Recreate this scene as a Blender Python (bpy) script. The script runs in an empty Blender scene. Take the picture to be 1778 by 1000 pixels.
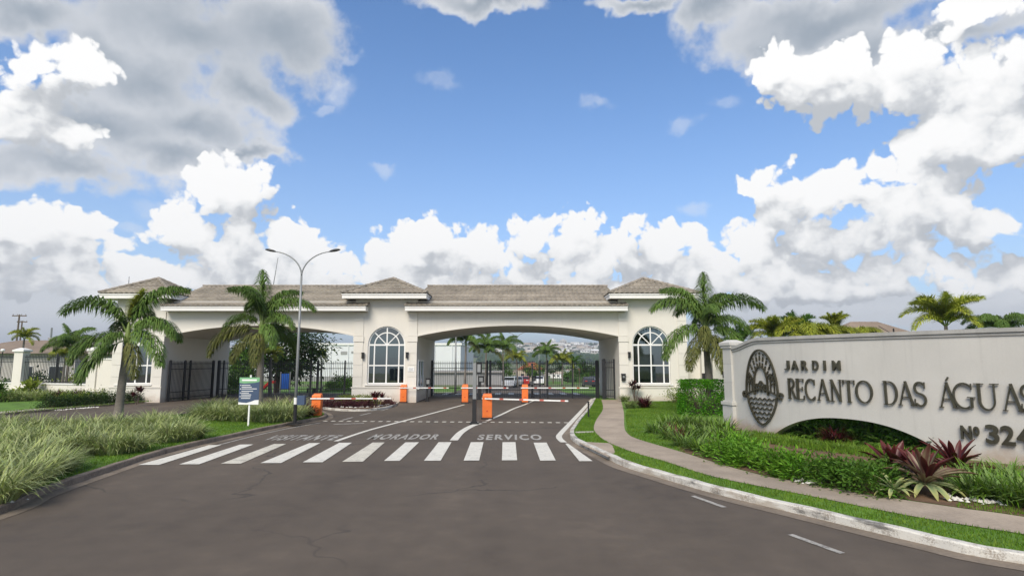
import bpy, bmesh, math, random
from math import sin, cos, pi, radians, sqrt, atan2, tan, exp
from mathutils import Vector, Matrix
import numpy as np

random.seed(7)
rnd = random.Random(11)
SC = bpy.context.scene
COL = SC.collection

# ---------------------------------------------------------------- camera
CAM_H, FPX, PITCH = 2.5, 1000.0, math.atan(0.128)
cd = bpy.data.cameras.new('camera')
cam = bpy.data.objects.new('camera', cd)
COL.objects.link(cam)
cam.location = (0, 0, CAM_H)
cam.rotation_euler = (pi / 2 + PITCH, 0, 0)
cd.sensor_width = 36.0
cd.lens = 36.0 * FPX / 1778.0
cd.clip_start, cd.clip_end = 0.1, 12000
SC.camera = cam
FW = Vector((0, cos(PITCH), sin(PITCH)))
UP = Vector((0, -sin(PITCH), cos(PITCH)))


def ray(px, py):
    return Vector((1, 0, 0)) * ((px - 889) / FPX) + UP * ((500 - py) / FPX) + FW


def G(px, py, z=0.0):
    d = ray(px, py)
    t = (z - CAM_H) / d.z
    return Vector((d.x * t, d.y * t, z))


def P(px, py, Y):
    d = ray(px, py)
    t = Y / d.y
    return Vector((d.x * t, Y, CAM_H + d.z * t))


# ---------------------------------------------------------------- sky, sun, exposure
SUN_EL, SUN_AZ = radians(43), radians(197)      # azimuth clockwise from +Y
SKY_STRENGTH = 0.10
W = bpy.data.worlds.new('World')
SC.world = W
W.use_nodes = True


class NT:
    """short helper around a node tree"""

    def __init__(s, nt):
        s.t = nt

    def n(s, kind, **kw):
        nd = s.t.nodes.new(kind)
        for k, v in kw.items():
            setattr(nd, k, v)
        return nd

    def put(s, sock, v):
        if isinstance(v, bpy.types.NodeSocket):
            s.t.links.new(v, sock)
        elif v is not None:
            sock.default_value = v

    def m(s, op, a, b=None, c=None, clamp=False):
        nd = s.n('ShaderNodeMath', operation=op, use_clamp=clamp)
        for i, v in enumerate((a, b, c)):
            s.put(nd.inputs[i], v)
        return nd.outputs[0]

    def v(s, op, a, b=None, scale=None):
        nd = s.n('ShaderNodeVectorMath', operation=op)
        s.put(nd.inputs[0], a)
        if b is not None:
            s.put(nd.inputs[1], b)
        if scale is not None:
            s.put(nd.inputs['Scale'], scale)
        return nd.outputs['Value'] if op in ('LENGTH', 'DOT_PRODUCT', 'DISTANCE') else nd.outputs[0]

    def noise(s, vec, scale, detail=4, rough=0.5, lac=2.0, dist=0.0, out='Fac'):
        nd = s.n('ShaderNodeTexNoise')
        s.put(nd.inputs['Vector'], vec)
        nd.inputs['Scale'].default_value = scale
        nd.inputs['Detail'].default_value = detail
        nd.inputs['Roughness'].default_value = rough
        nd.inputs['Lacunarity'].default_value = lac
        nd.inputs['Distortion'].default_value = dist
        return nd.outputs[out]

    def ss(s, x, lo, hi, a=0.0, b=1.0):
        nd = s.n('ShaderNodeMapRange', interpolation_type='SMOOTHSTEP')
        s.put(nd.inputs['Value'], x)
        s.put(nd.inputs['From Min'], lo)
        s.put(nd.inputs['From Max'], hi)
        s.put(nd.inputs['To Min'], a)
        s.put(nd.inputs['To Max'], b)
        return nd.outputs[0]

    def mix(s, f, a, b, blend='MIX'):
        nd = s.n('ShaderNodeMix', data_type='RGBA', blend_type=blend)
        s.put(nd.inputs['Factor'], f)
        s.put(nd.inputs[6], a if not isinstance(a, tuple) else (*a[:3], 1))
        s.put(nd.inputs[7], b if not isinstance(b, tuple) else (*b[:3], 1))
        return nd.outputs[2]

    def ramp(s, f, stops, interp='LINEAR'):
        nd = s.n('ShaderNodeValToRGB')
        cr = nd.color_ramp
        cr.interpolation = interp
        while len(cr.elements) < len(stops):
            cr.elements.new(0.5)
        for e, (p, c) in zip(cr.elements, stops):
            e.position = p
            e.color = (*c, 1) if len(c) == 3 else c
        s.put(nd.inputs[0], f)
        return nd.outputs[0]


def azel(px, py):
    d = ray(px, py).normalized()
    return atan2(d.x, d.y), math.asin(d.z)


# cloud masses: centre x, y, half width, half height, weight (all read off the photograph's sky)
CUMULUS = [
    (70, 440, 150, 62), (110, 385, 90, 58), (20, 395, 70, 50), (165, 430, 55, 42),
    (395, 335, 78, 66), (345, 395, 95, 52), (385, 385, 80, 80), (395, 440, 85, 66), (420, 480, 110, 45),
    (505, 430, 62, 56), (560, 465, 95, 50), (480, 490, 150, 40),
    (700, 440, 72, 50), (760, 405, 60, 42), (800, 440, 82, 55), (880, 470, 130, 40),
    (935, 410, 55, 48), (985, 400, 70, 46), (1010, 450, 110, 60), (1100, 425, 70, 50),
    (1180, 430, 70, 45), (1210, 465, 110, 55), (1300, 435, 75, 50), (1360, 470, 130, 45),
    (1350, 320, 62, 46), (1375, 375, 80, 62), (1460, 330, 90, 52), (1540, 310, 85, 52), (1600, 360, 130, 62),
    (1480, 410, 160, 55), (1445, 372, 85, 46), (1505, 368, 95, 50), (1690, 395, 75, 40), (1450, 480, 170, 42), (1560, 455, 90, 36),
    (1600, 110, 110, 85), (1690, 150, 110, 90), (1640, 240, 110, 60), (1720, 240, 110, 60), (1740, 100, 60, 70),
    (70, 130, 66, 60), (130, 115, 72, 46), (30, 170, 90, 60), (60, 220, 120, 45),
    (1440, 135, 120, 66), (1540, 150, 110, 56), (1350, 110, 50, 40),
    (1685, 15, 85, 36), (640, 492, 700, 42), (1300, 500, 500, 38), (100, 500, 200, 40),
   ]
LAYER = [
    (350, 60, 270, 105), (480, 60, 140, 95), (250, 130, 200, 80), (430, 160, 105, 62), (330, 215, 160, 60), (180, 215, 180, 70),
    (60, 30, 170, 45), (110, 290, 200, 42), (300, 270, 130, 40), (420, 262, 80, 17),
    (1430, 30, 260, 60), (1500, 90, 170, 70), (1650, 60, 250, 40), (1330, 85, 80, 40),
    (1760, 120, 60, 80), (1640, 270, 160, 34), (1230, 20, 60, 50), (1120, 5, 90, 22), (850, 5, 110, 26),
    (1470, 520, 350, 34), (1650, 545, 330, 40), (1280, 560, 350, 30), (60, 530, 240, 50), (150, 575, 300, 30),
]


WISP = [
    (1245, 172, 34, 20), (1030, 176, 24, 14), (1185, 210, 24, 16), (265, 350, 50, 16), (220, 385, 36, 16), (1222, 370, 26, 17), (598, 172, 26, 36), (575, 197, 22, 12), (758, 143, 38, 18),
    (660, 288, 26, 12), (1775, 505, 50, 20), (600, 115, 24, 10),
]


def blob_rows(lst):
    rows = []
    for x, y, rx, ry in lst:
        a, e = azel(x, y)
        a2, _ = azel(x + rx, y)
        a1, _ = azel(x - rx, y)
        _, e2 = azel(x, y - ry)
        _, e1 = azel(x, y + ry)
        rows.append((a, e, (a2 - a1) / 2, (e2 - e1) / 2))
    return rows


def density_group(name, rows, gain, cap, fine, sm, rough, vs, bias=0.0):
    g = bpy.data.node_groups.new(name, 'ShaderNodeTree')
    g.interface.new_socket('P', in_out='INPUT', socket_type='NodeSocketVector')     # folded azimuth, elevation
    g.interface.new_socket('D', in_out='INPUT', socket_type='NodeSocketVector')     # noise position
    g.interface.new_socket('V', in_out='OUTPUT', socket_type='NodeSocketFloat')
    g.interface.new_socket('B', in_out='OUTPUT', socket_type='NodeSocketFloat')
    t = NT(g)
    gi, go = t.n('NodeGroupInput'), t.n('NodeGroupOutput')
    p, d = gi.outputs[0], gi.outputs[1]
    acc = None
    for a, e, ra, re in rows:
        q = t.v('MULTIPLY', t.v('SUBTRACT', p, (a, e, 0)), (1 / ra, 1 / re, 0))
        ln = t.v('LENGTH', q)
        acc = ln if acc is None else t.m('SMOOTH_MIN', acc, ln, sm)
    base = t.m('MULTIPLY', t.m('SUBTRACT', 1.0, acc), gain)
    base = t.m('MINIMUM', t.m('MAXIMUM', t.m('ADD', base, bias), -1.5), cap)
    n1 = t.noise(d, 8.0, 8, rough, 2.1)
    nn = t.m('MULTIPLY', t.m('SUBTRACT', n1, 0.5), fine[0])
    if fine[1]:
        vor = t.n('ShaderNodeTexVoronoi', voronoi_dimensions='2D', feature='F1')
        t.put(vor.inputs['Vector'], p)
        vor.inputs['Scale'].default_value = vs
        vor.inputs['Detail'].default_value = 2.0
        vor.inputs['Roughness'].default_value = 0.5
        puff = t.m('SUBTRACT', 0.42, vor.outputs['Distance'])
        nn = t.m('ADD', nn, t.m('MULTIPLY', puff, fine[1]))
    t.put(go.inputs[0], t.m('ADD', base, nn))
    t.put(go.inputs[1], base)
    return g


def build_world():
    nt = W.node_tree
    nt.nodes.clear()
    W.cycles.sampling_method = 'MANUAL'
    W.cycles.sample_map_resolution = 256
    t = NT(nt)
    d = t.v('NORMALIZE', t.n('ShaderNodeTexCoord').outputs['Generated'])
    sep = t.n('ShaderNodeSeparateXYZ')
    t.put(sep.inputs[0], d)
    x, y, z = sep.outputs
    az = t.m('ARCTAN2', x, y)
    el = t.m('ARCSINE', z)
    # the same weather all round: the cloud field mirrors at +-47 degrees
    R_ = radians(47)
    azf = t.m('SUBTRACT', t.m('PINGPONG', t.m('ADD', az, R_), 2 * R_), R_)
    cb = t.n('ShaderNodeCombineXYZ')
    t.put(cb.inputs[0], azf)
    t.put(cb.inputs[1], el)
    w1 = t.v('SUBTRACT', t.noise(d, 10.0, 4, 0.6, out='Color'), (0.5, 0.5, 0.5))
    pc = t.v('ADD', cb.outputs[0], t.v('SCALE', w1, scale=0.055))
    pl = t.v('ADD', cb.outputs[0], t.v('SCALE', w1, scale=0.11))
    gc = density_group('cumulus_density', blob_rows(CUMULUS), 1.35, 0.85, (1.7, 0.85), 0.2, 0.63, 27, 0.26)
    gl = density_group('layer_density', blob_rows(LAYER), 0.8, 0.9, (1.6, 0.0), 0.3, 0.58, 8)

    def dens(g, p, off_el, off_az=0.0):
        nd = t.n('ShaderNodeGroup')
        nd.node_tree = g
        t.put(nd.inputs[0], t.v('ADD', p, (off_az, off_el, 0)))
        t.put(nd.inputs[1], t.v('ADD', d, (off_az, 0, off_el)))
        return nd.outputs

    gw = density_group('wisp_density', blob_rows(WISP), 0.6, 0.3, (1.3, 0.0), 0.1, 0.62, 8)
    c0, cb0 = dens(gc, pc, 0)
    c1, cb1 = dens(gc, pc, 0.045, -0.01)
    l0, lb0 = dens(gl, pl, 0)
    w0 = dens(gw, pl, 0)[0]
    # the broken layer goes on overhead and behind at about the cover seen in the frame
    ov = t.m('MULTIPLY', t.m('SUBTRACT', t.noise(d, 2.4, 6, 0.55), 0.46), 4.0)
    ov = t.m('SUBTRACT', t.m('MULTIPLY', t.m('ADD', ov, 1.0), t.ss(el, 0.60, 0.78)), 1.0)
    l0, lb0 = t.m('MAXIMUM', l0, ov), t.m('MAXIMUM', lb0, ov)
    ca = t.ss(c0, 0.0, 0.24)
    la = t.ss(l0, -0.08, 0.32)
    # sky
    sky = t.n('ShaderNodeTexSky', sky_type='NISHITA')
    sky.sun_disc = False
    sky.sun_elevation = SUN_EL
    sky.sun_rotation = SUN_AZ
    sky.altitude = 600
    sky.air_density = 1.0
    sky.dust_density = 0.5
    sky.ozone_density = 2.0
    skc = t.mix(1.0, sky.outputs[0], (1.02, 1.45, 1.80), 'MULTIPLY')
    # milky air towards the horizon
    hz = t.m('POWER', t.m('SUBTRACT', 1.0, t.m('MINIMUM', t.m('ABSOLUTE', z), 1.0)), 4.5)
    skc = t.mix(t.m('MULTIPLY', hz, 0.92), skc, (5.7, 6.1, 6.7))
    # cumulus: bright sunlit tops, grey undersides and hollows
    lum = t.noise(t.v('MULTIPLY', d, (1, 1, 1.7)), 6.0, 9, 0.62)
    sh = t.m('ADD', t.m('MULTIPLY', t.m('SUBTRACT', cb0, cb1), 0.8), t.m('MULTIPLY', t.m('SUBTRACT', c0, c1), 0.42))
    lc = t.ss(t.m('ADD', sh, t.m('MULTIPLY', t.m('SUBTRACT', lum, 0.5), 2.0)), -0.55, 0.5)
    cc = t.ramp(lc, [(0.0, (0.53, 0.555, 0.585)), (0.3, (0.70, 0.715, 0.735)), (0.52, (0.87, 0.88, 0.885)), (0.72, (0.955, 0.955, 0.95)), (0.95, (1.03, 1.025, 1.015))])
    cc = t.mix(1.0, cc, (9.35, 9.35, 9.35), 'MULTIPLY')
    # flat high layer seen from below: the thicker the darker
    n2 = t.noise(d, 2.2, 7, 0.55)
    lt = t.ss(t.m('ADD', t.m('ADD', t.m('MULTIPLY', lb0, 0.8), t.m('MULTIPLY', l0, 0.25)), t.m('MULTIPLY', t.m('SUBTRACT', n2, 0.5), 0.6)), -0.12, 0.9)
    lt = t.m('MULTIPLY', lt, t.ss(el, 0.04, 0.34, 0.22, 1.0))
    lc2 = t.mix(lt, (7.4, 7.5, 7.7), (3.3, 3.75, 4.25))
    c = t.mix(t.m('MULTIPLY', la, 0.95), skc, lc2)
    c = t.mix(t.m('MULTIPLY', t.ss(w0, -0.15, 0.85), 0.6), c, (8.0, 8.2, 8.5))
    c = t.mix(ca, c, cc)
    # nothing of the cloud field below the horizon
    c = t.mix(t.ss(z, -0.03, 0.02), (4.6, 4.9, 5.2), c)
    bg = t.n('ShaderNodeBackground')
    t.put(bg.inputs[0], c)
    bg.inputs[1].default_value = SKY_STRENGTH
    t.put(t.n('ShaderNodeOutputWorld').inputs[0], bg.outputs[0])


build_world()

sd = bpy.data.lights.new('sun', 'SUN')
sd.energy = 3.8
sd.angle = radians(32)
sd.color = (1.0, 0.90, 0.76)
sun = bpy.data.objects.new('sun', sd)
COL.objects.link(sun)
sv = Vector((sin(SUN_AZ) * cos(SUN_EL), cos(SUN_AZ) * cos(SUN_EL), sin(SUN_EL)))
sun.rotation_euler = sv.to_track_quat('Z', 'Y').to_euler()
sun.location = sv * 60

SC.view_settings.view_transform = 'Standard'
SC.view_settings.look = 'None'
SC.view_settings.exposure = 0.15
SC.view_settings.gamma = 1.0
SC.view_settings.use_curve_mapping = False
SC.render.engine = 'CYCLES'
SC.cycles.use_denoising = True
SC.cycles.max_bounces = 6
SC.cycles.transparent_max_bounces = 8


# ---------------------------------------------------------------- materials
MATS = {}


def mat(name, col, rough=0.8, var=0.12, scale=2.0, fine=40.0, bump=0.0, metal=0.0, col2=None, isl=0.0, transl=0.0, spec=0.4, streak=0.0, splash=0.0):
    """painted / plastered / leafy surface: base colour with broad and fine tone changes, optional relief"""
    m = bpy.data.materials.new(name)
    m.use_nodes = True
    nt = m.node_tree
    nt.nodes.clear()
    t = NT(nt)
    oi = t.n('ShaderNodeObjectInfo')
    tc = t.n('ShaderNodeTexCoord').outputs['Object']
    pos = t.v('ADD', tc, t.v('SCALE', (13.0, 7.0, 5.0), scale=oi.outputs['Random']))
    n1 = t.noise(pos, scale, 4, 0.6)
    n2 = t.noise(pos, fine, 2, 0.5)
    f = t.m('ADD', t.m('MULTIPLY', n1, 0.7), t.m('MULTIPLY', n2, 0.3))
    a = tuple(max(0, c * (1 - var)) for c in col)
    b = tuple(min(1, c * (1 + var)) for c in col) if col2 is None else col2
    c = t.mix(t.ss(f, 0.3, 0.7), a, b)
    if streak:      # rain streaks and grime running down
        mp = t.v('MULTIPLY', pos, (3.0, 3.0, 0.18))
        s = t.ss(t.noise(mp, 2.2, 5, 0.65), 0.5, 0.75)
        c = t.mix(t.m('MULTIPLY', s, streak), c, tuple(k * 0.55 for k in col))
    if splash:      # red earth splashed up from the bed
        sz = t.n('ShaderNodeSeparateXYZ')
        t.put(sz.inputs[0], t.n('ShaderNodeNewGeometry').outputs['Position'])
        hgt = t.m('ADD', sz.outputs[2], t.m('MULTIPLY', t.noise(pos, 1.6, 5, 0.65), -0.9))
        c = t.mix(t.m('MULTIPLY', t.ss(hgt, 0.12, -0.35), splash), c, (0.30, 0.17, 0.09))
    if isl:
        gi = t.n('ShaderNodeNewGeometry').outputs['Random Per Island']
        hs = t.n('ShaderNodeHueSaturation')
        t.put(hs.inputs['Hue'], t.m('ADD', 0.5, t.m('MULTIPLY', t.m('SUBTRACT', gi, 0.5), 0.05 * isl)))
        t.put(hs.inputs['Value'], t.m('ADD', 1.0, t.m('MULTIPLY', t.m('SUBTRACT', t.m('FRACT', t.m('MULTIPLY', gi, 7.31)), 0.5), isl)))
        t.put(hs.inputs['Color'], c)
        c = hs.outputs[0]
    p = t.n('ShaderNodeBsdfPrincipled')
    t.put(p.inputs['Base Color'], c)
    t.put(p.inputs['Roughness'], t.m('ADD', rough - 0.05, t.m('MULTIPLY', n1, 0.1), clamp=True))
    p.inputs['Metallic'].default_value = metal
    p.inputs['Specular IOR Level'].default_value = spec if not transl else 0.18
    if bump:
        bp = t.n('ShaderNodeBump')
        bp.inputs['Strength'].default_value = 0.5
        bp.inputs['Distance'].default_value = bump
        t.put(bp.inputs['Height'], n2)
        t.put(p.inputs['Normal'], bp.outputs[0])
    out = p.outputs[0]
    if transl:
        tr = t.n('ShaderNodeBsdfTranslucent')
        t.put(tr.inputs[0], t.mix(1.0, c, (1.1, 1.25, 0.7), 'MULTIPLY'))
        mx = t.n('ShaderNodeMixShader')
        mx.inputs[0].default_value = transl
        t.put(mx.inputs[1], out)
        t.put(mx.inputs[2], tr.outputs[0])
        out = mx.outputs[0]
    t.put(t.n('ShaderNodeOutputMaterial').inputs[0], out)
    MATS[name] = m
    return m


def asphalt_mat():
    m = bpy.data.materials.new('asphalt')
    m.use_nodes = True
    nt = m.node_tree
    nt.nodes.clear()
    t = NT(nt)
    pos = t.n('ShaderNodeNewGeometry').outputs['Position']
    big = t.noise(pos, 0.16, 4, 0.55)
    lane = t.noise(t.v('MULTIPLY', pos, (1.0, 0.07, 1)), 0.75, 3, 0.55)
    med = t.noise(pos, 2.2, 5, 0.65)
    grit = t.noise(pos, 90, 3, 0.7)
    f = t.m('ADD', t.m('ADD', t.m('MULTIPLY', big, 0.45), t.m('MULTIPLY', lane, 0.25)), t.m('MULTIPLY', med, 0.3))
    c = t.ramp(f, [(0.34, (0.060, 0.047, 0.037)), (0.46, (0.090, 0.071, 0.054)), (0.54, (0.106, 0.084, 0.064)), (0.66, (0.150, 0.118, 0.089))])
    c = t.mix(t.m('MULTIPLY', t.ss(grit, 0.52, 0.72), 0.6), c, (0.19, 0.165, 0.145))
    c = t.mix(t.m('MULTIPLY', t.ss(grit, 0.48, 0.25), 0.5), c, (0.032, 0.03, 0.029))
    # oil drips
    vo = t.n('ShaderNodeTexVoronoi', feature='F1')
    t.put(vo.inputs['Vector'], t.v('ADD', pos, t.v('SCALE', t.noise(pos, 1.2, 2, out='Color'), scale=0.5)))
    vo.inputs['Scale'].default_value = 0.33
    oil = t.m('MULTIPLY', t.ss(vo.outputs['Distance'], 0.16, 0.02), t.ss(med, 0.45, 0.62))
    c = t.mix(t.m('MULTIPLY', oil, 0.65), c, (0.028, 0.026, 0.025))
    # thin sealed cracks
    v2 = t.n('ShaderNodeTexVoronoi', feature='DISTANCE_TO_EDGE')
    t.put(v2.inputs['Vector'], t.v('ADD', pos, t.v('SCALE', t.noise(pos, 0.8, 3, out='Color'), scale=1.5)))
    v2.inputs['Scale'].default_value = 0.14
    cr = t.m('MULTIPLY', t.ss(v2.outputs['Distance'], 0.006, 0.001), t.ss(big, 0.42, 0.55))
    c = t.mix(t.m('MULTIPLY', cr, 0.6), c, (0.03, 0.028, 0.027))
    p = t.n('ShaderNodeBsdfPrincipled')
    t.put(p.inputs['Base Color'], c)
    t.put(p.inputs['Roughness'], t.m('ADD', 0.72, t.m('MULTIPLY', med, 0.2)))
    p.inputs['Specular IOR Level'].default_value = 0.35
    bp = t.n('ShaderNodeBump')
    bp.inputs['Strength'].default_value = 0.6
    bp.inputs['Distance'].default_value = 0.012
    t.put(bp.inputs['Height'], t.m('ADD', grit, t.m('MULTIPLY', med, 0.6)))
    t.put(p.inputs['Normal'], bp.outputs[0])
    t.put(t.n('ShaderNodeOutputMaterial').inputs[0], p.outputs[0])
    return m


def worn_mat(name, paint, under, wear=0.5, scale=3.0, lo=0.42, hi=0.62, scuff=0.0):
    """road paint / kerb paint chipped through to what is below"""
    m = bpy.data.materials.new(name)
    m.use_nodes = True
    nt = m.node_tree
    nt.nodes.clear()
    t = NT(nt)
    pos = t.n('ShaderNodeNewGeometry').outputs['Position']
    n1 = t.noise(pos, scale, 6, 0.7)
    n2 = t.noise(pos, 55, 3, 0.6)
    n3 = t.noise(pos, 0.7, 3, 0.6)
    f = t.m('ADD', t.m('MULTIPLY', n1, 0.6), t.m('MULTIPLY', n2, 0.4))
    k = t.m('MULTIPLY', t.ss(f, lo, hi), wear)
    pc = t.mix(n3, tuple(c * 0.82 for c in paint), paint)
    c = t.mix(k, pc, under)
    if scuff:       # tyre scuffs and soil
        n4 = t.noise(t.v('MULTIPLY', pos, (1, 1, 4)), 1.1, 5, 0.6)
        c = t.mix(t.m('MULTIPLY', t.ss(n4, 0.54, 0.66), scuff), c, (0.055, 0.052, 0.05))
        c = t.mix(t.m('MULTIPLY', t.ss(n4, 0.46, 0.36), scuff * .6), c, (0.26, 0.19, 0.12))
    p = t.n('ShaderNodeBsdfPrincipled')
    t.put(p.inputs['Base Color'], c)
    p.inputs['Roughness'].default_value = 0.75
    bp = t.n('ShaderNodeBump')
    bp.inputs['Strength'].default_value = 0.5
    bp.inputs['Distance'].default_value = 0.006
    t.put(bp.inputs['Height'], n2)
    t.put(p.inputs['Normal'], bp.outputs[0])
    t.put(t.n('ShaderNodeOutputMaterial').inputs[0], p.outputs[0])
    MATS[name] = m
    return m


def glass_mat():
    m = bpy.data.materials.new('window_glass')
    m.use_nodes = True
    nt = m.node_tree
    nt.nodes.clear()
    t = NT(nt)
    gl = t.n('ShaderNodeBsdfGlossy')
    gl.inputs['Roughness'].default_value = 0.03
    gl.inputs['Color'].default_value = (0.75, 0.82, 0.85, 1)
    bp = t.n('ShaderNodeBump')
    bp.inputs['Strength'].default_value = 0.08
    bp.inputs['Distance'].default_value = 0.02
    t.put(bp.inputs['Height'], t.noise(t.n('ShaderNodeNewGeometry').outputs['Position'], 1.3, 2))
    t.put(gl.inputs['Normal'], bp.outputs[0])
    tr = t.n('ShaderNodeBsdfTransparent')
    tr.inputs[0].default_value = (0.42, 0.5, 0.5, 1)
    fr = t.n('ShaderNodeFresnel')
    fr.inputs[0].default_value = 1.5
    mx = t.n('ShaderNodeMixShader')
    t.put(mx.inputs[0], t.m('ADD', 0.20, t.m('MULTIPLY', fr.outputs[0], 0.8), clamp=True))
    t.put(mx.inputs[1], tr.outputs[0])
    t.put(mx.inputs[2], gl.outputs[0])
    t.put(t.n('ShaderNodeOutputMaterial').inputs[0], mx.outputs[0])
    MATS['glass'] = m
    return m


def strap_mat(name, edge, mid, isl=0.5, transl=0.2, tip=None, rough=0.5):
    """strap leaf: pale margins, darker middle (u across the leaf, v along it)"""
    m = bpy.data.materials.new(name)
    m.use_nodes = True
    nt = m.node_tree
    nt.nodes.clear()
    t = NT(nt)
    sp = t.n('ShaderNodeSeparateXYZ')
    t.put(sp.inputs[0], t.n('ShaderNodeTexCoord').outputs['UV'])
    u, v = sp.outputs[0], sp.outputs[1]
    g = t.n('ShaderNodeNewGeometry')
    isr = g.outputs['Random Per Island']
    k = t.ss(t.m('ABSOLUTE', t.m('SUBTRACT', u, 0.5)), 0.12, 0.34)
    c = t.mix(k, mid, edge)
    if tip:
        c = t.mix(t.ss(v, 0.45, 1.0), c, tip)
    n1 = t.noise(g.outputs['Position'], 9, 3)
    c = t.mix(t.m('MULTIPLY', t.ss(n1, 0.5, 0.75), 0.35), c, tuple(x * 0.6 for x in mid))
    hs = t.n('ShaderNodeHueSaturation')
    t.put(hs.inputs['Hue'], t.m('ADD', 0.5, t.m('MULTIPLY', t.m('SUBTRACT', isr, 0.5), 0.05 * isl)))
    t.put(hs.inputs['Value'], t.m('ADD', 1.0, t.m('MULTIPLY', t.m('SUBTRACT', t.m('FRACT', t.m('MULTIPLY', isr, 9.7)), 0.5), isl)))
    t.put(hs.inputs['Saturation'], t.m('ADD', 0.8, t.m('MULTIPLY', t.m('FRACT', t.m('MULTIPLY', isr, 23.1)), 0.35)))
    t.put(hs.inputs['Color'], c)
    c = hs.outputs[0]
    p = t.n('ShaderNodeBsdfPrincipled')
    t.put(p.inputs['Base Color'], c)
    p.inputs['Roughness'].default_value = rough
    p.inputs['Specular IOR Level'].default_value = 0.3
    tr = t.n('ShaderNodeBsdfTranslucent')
    t.put(tr.inputs[0], c)
    mx = t.n('ShaderNodeMixShader')
    mx.inputs[0].default_value = transl
    t.put(mx.inputs[1], p.outputs[0])
    t.put(mx.inputs[2], tr.outputs[0])
    t.put(t.n('ShaderNodeOutputMaterial').inputs[0], mx.outputs[0])
    MATS[name] = m
    return m


M_ASPH = asphalt_mat()
M_GLASS = glass_mat()
M_WALL = mat('wall_paint', (0.695, 0.665, 0.60), 0.85, 0.05, 0.35, 30, 0.003, streak=0.10, splash=0.35)
M_SIGNWALL = mat('sign_wall_paint', (0.51, 0.50, 0.465), 0.85, 0.07, 0.5, 35, 0.003, streak=0.2, splash=0.55)
M_TRIM = mat('white_trim', (0.76, 0.75, 0.72), 0.7, 0.05, 0.8, 30, streak=0.1)
M_FRAME = mat('white_frame', (0.80, 0.80, 0.78), 0.45, 0.03, 2, 30)
M_COPING = mat('coping_paint', (0.36, 0.355, 0.335), 0.85, 0.14, 1.5, 25, 0.003, streak=0.3)
M_TILE = mat('roof_tile', (0.27, 0.237, 0.188), 0.85, 0.28, 0.8, 5.0, 0.004, isl=0.25)
M_RIDGE = mat('ridge_tile', (0.27, 0.24, 0.20), 0.85, 0.2, 1.5, 8, 0.004, isl=0.2)
M_MORTAR = mat('mortar_strip', (0.42, 0.40, 0.36), 0.9, 0.12, 2, 20)
M_DARK = mat('dark_interior', (0.17, 0.17, 0.16), 0.9, 0.2, 1, 8)
M_IRON = mat('black_iron', (0.017, 0.018, 0.021), 0.45, 0.2, 2, 30, spec=0.5)
M_BLACK = mat('black_plastic', (0.016, 0.016, 0.017), 0.5, 0.15, 3, 30)
M_GREYM = mat('grey_metal', (0.25, 0.26, 0.26), 0.5, 0.08, 2, 40, metal=0.25)
M_LETTER = mat('bronze_letter', (0.085, 0.080, 0.056), 0.38, 0.2, 3, 25, metal=0.55)
M_ORANGE = mat('orange_paint', (0.78, 0.18, 0.035), 0.45, 0.08, 2, 30)
M_BOOMR = mat('boom_red', (0.50, 0.13, 0.10), 0.5, 0.1, 2, 30)
M_RED = mat('red_paint', (0.55, 0.03, 0.025), 0.45, 0.1, 2, 30)
M_WHITE = mat('white_paint', (0.80, 0.80, 0.78), 0.5, 0.04, 2, 30)
M_BLUE = mat('sign_blue', (0.055, 0.085, 0.15), 0.45, 0.06, 2, 20)
M_GREENP = mat('sign_green', (0.20, 0.42, 0.22), 0.45, 0.06, 2, 20)
M_PLAYBLUE = mat('blue_plastic', (0.02, 0.10, 0.42), 0.4, 0.1, 2, 20)
M_CONC = mat('path_concrete', (0.335, 0.275, 0.215), 0.9, 0.22, 0.9, 26, 0.004)
M_CONC2 = mat('pale_concrete', (0.42, 0.385, 0.33), 0.9, 0.15, 0.8, 22, 0.004)
M_GUTTER = mat('gutter_concrete', (0.185, 0.15, 0.115), 0.9, 0.3, 1.2, 20, 0.004)
M_KERBW = worn_mat('kerb_white', (0.66, 0.64, 0.58), (0.24, 0.20, 0.16), 0.9, 2.2, 0.46, 0.62, 0.8)
M_KERBB = worn_mat('kerb_bare', (0.27, 0.215, 0.165), (0.12, 0.095, 0.075), 0.9, 2.5, 0.45, 0.6)
M_LINE = worn_mat('road_paint', (0.70, 0.675, 0.60), (0.13, 0.12, 0.11), 0.85, 5.0, 0.5, 0.72)
M_LINE2 = worn_mat('road_paint_cream', (0.64, 0.605, 0.51), (0.12, 0.11, 0.10), 0.9, 4.0, 0.47, 0.7)
M_LINE3 = worn_mat('road_paint_worn', (0.42, 0.40, 0.36), (0.11, 0.10, 0.092), 0.95, 6.0, 0.44, 0.62)
M_LINEW = worn_mat('road_word_paint', (0.46, 0.445, 0.405), (0.12, 0.105, 0.09), 0.95, 6.0, 0.42, 0.64)
M_LAWN = mat('lawn_soil', (0.09, 0.18, 0.02), 0.95, 0.35, 1.3, 30, 0.01)
M_SOIL = mat('bed_soil', (0.13, 0.078, 0.045), 0.95, 0.35, 2, 25, 0.02)
M_GRASS = mat('grass_blade', (0.115, 0.25, 0.018), 0.6, 0.4, 0.9, 5, col2=(0.165, 0.265, 0.03), isl=0.6, transl=0.25)
M_LAND = mat('far_land', (0.115, 0.14, 0.055), 0.95, 0.35, 0.012, 0.12)
M_FROND = mat('palm_leaflet', (0.105, 0.175, 0.036), 0.5, 0.25, 0.8, 6, isl=0.5, transl=0.18)
M_FRONDY = mat('yellow_leaflet', (0.34, 0.37, 0.05), 0.5, 0.25, 0.8, 6, isl=0.45, transl=0.25)
M_FRONDO = mat('old_leaflet', (0.115, 0.125, 0.032), 0.6, 0.3, 0.8, 6, isl=0.5, transl=0.15)
M_SHAFT = mat('crownshaft', (0.16, 0.22, 0.05), 0.5, 0.2, 1.5, 12)
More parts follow.
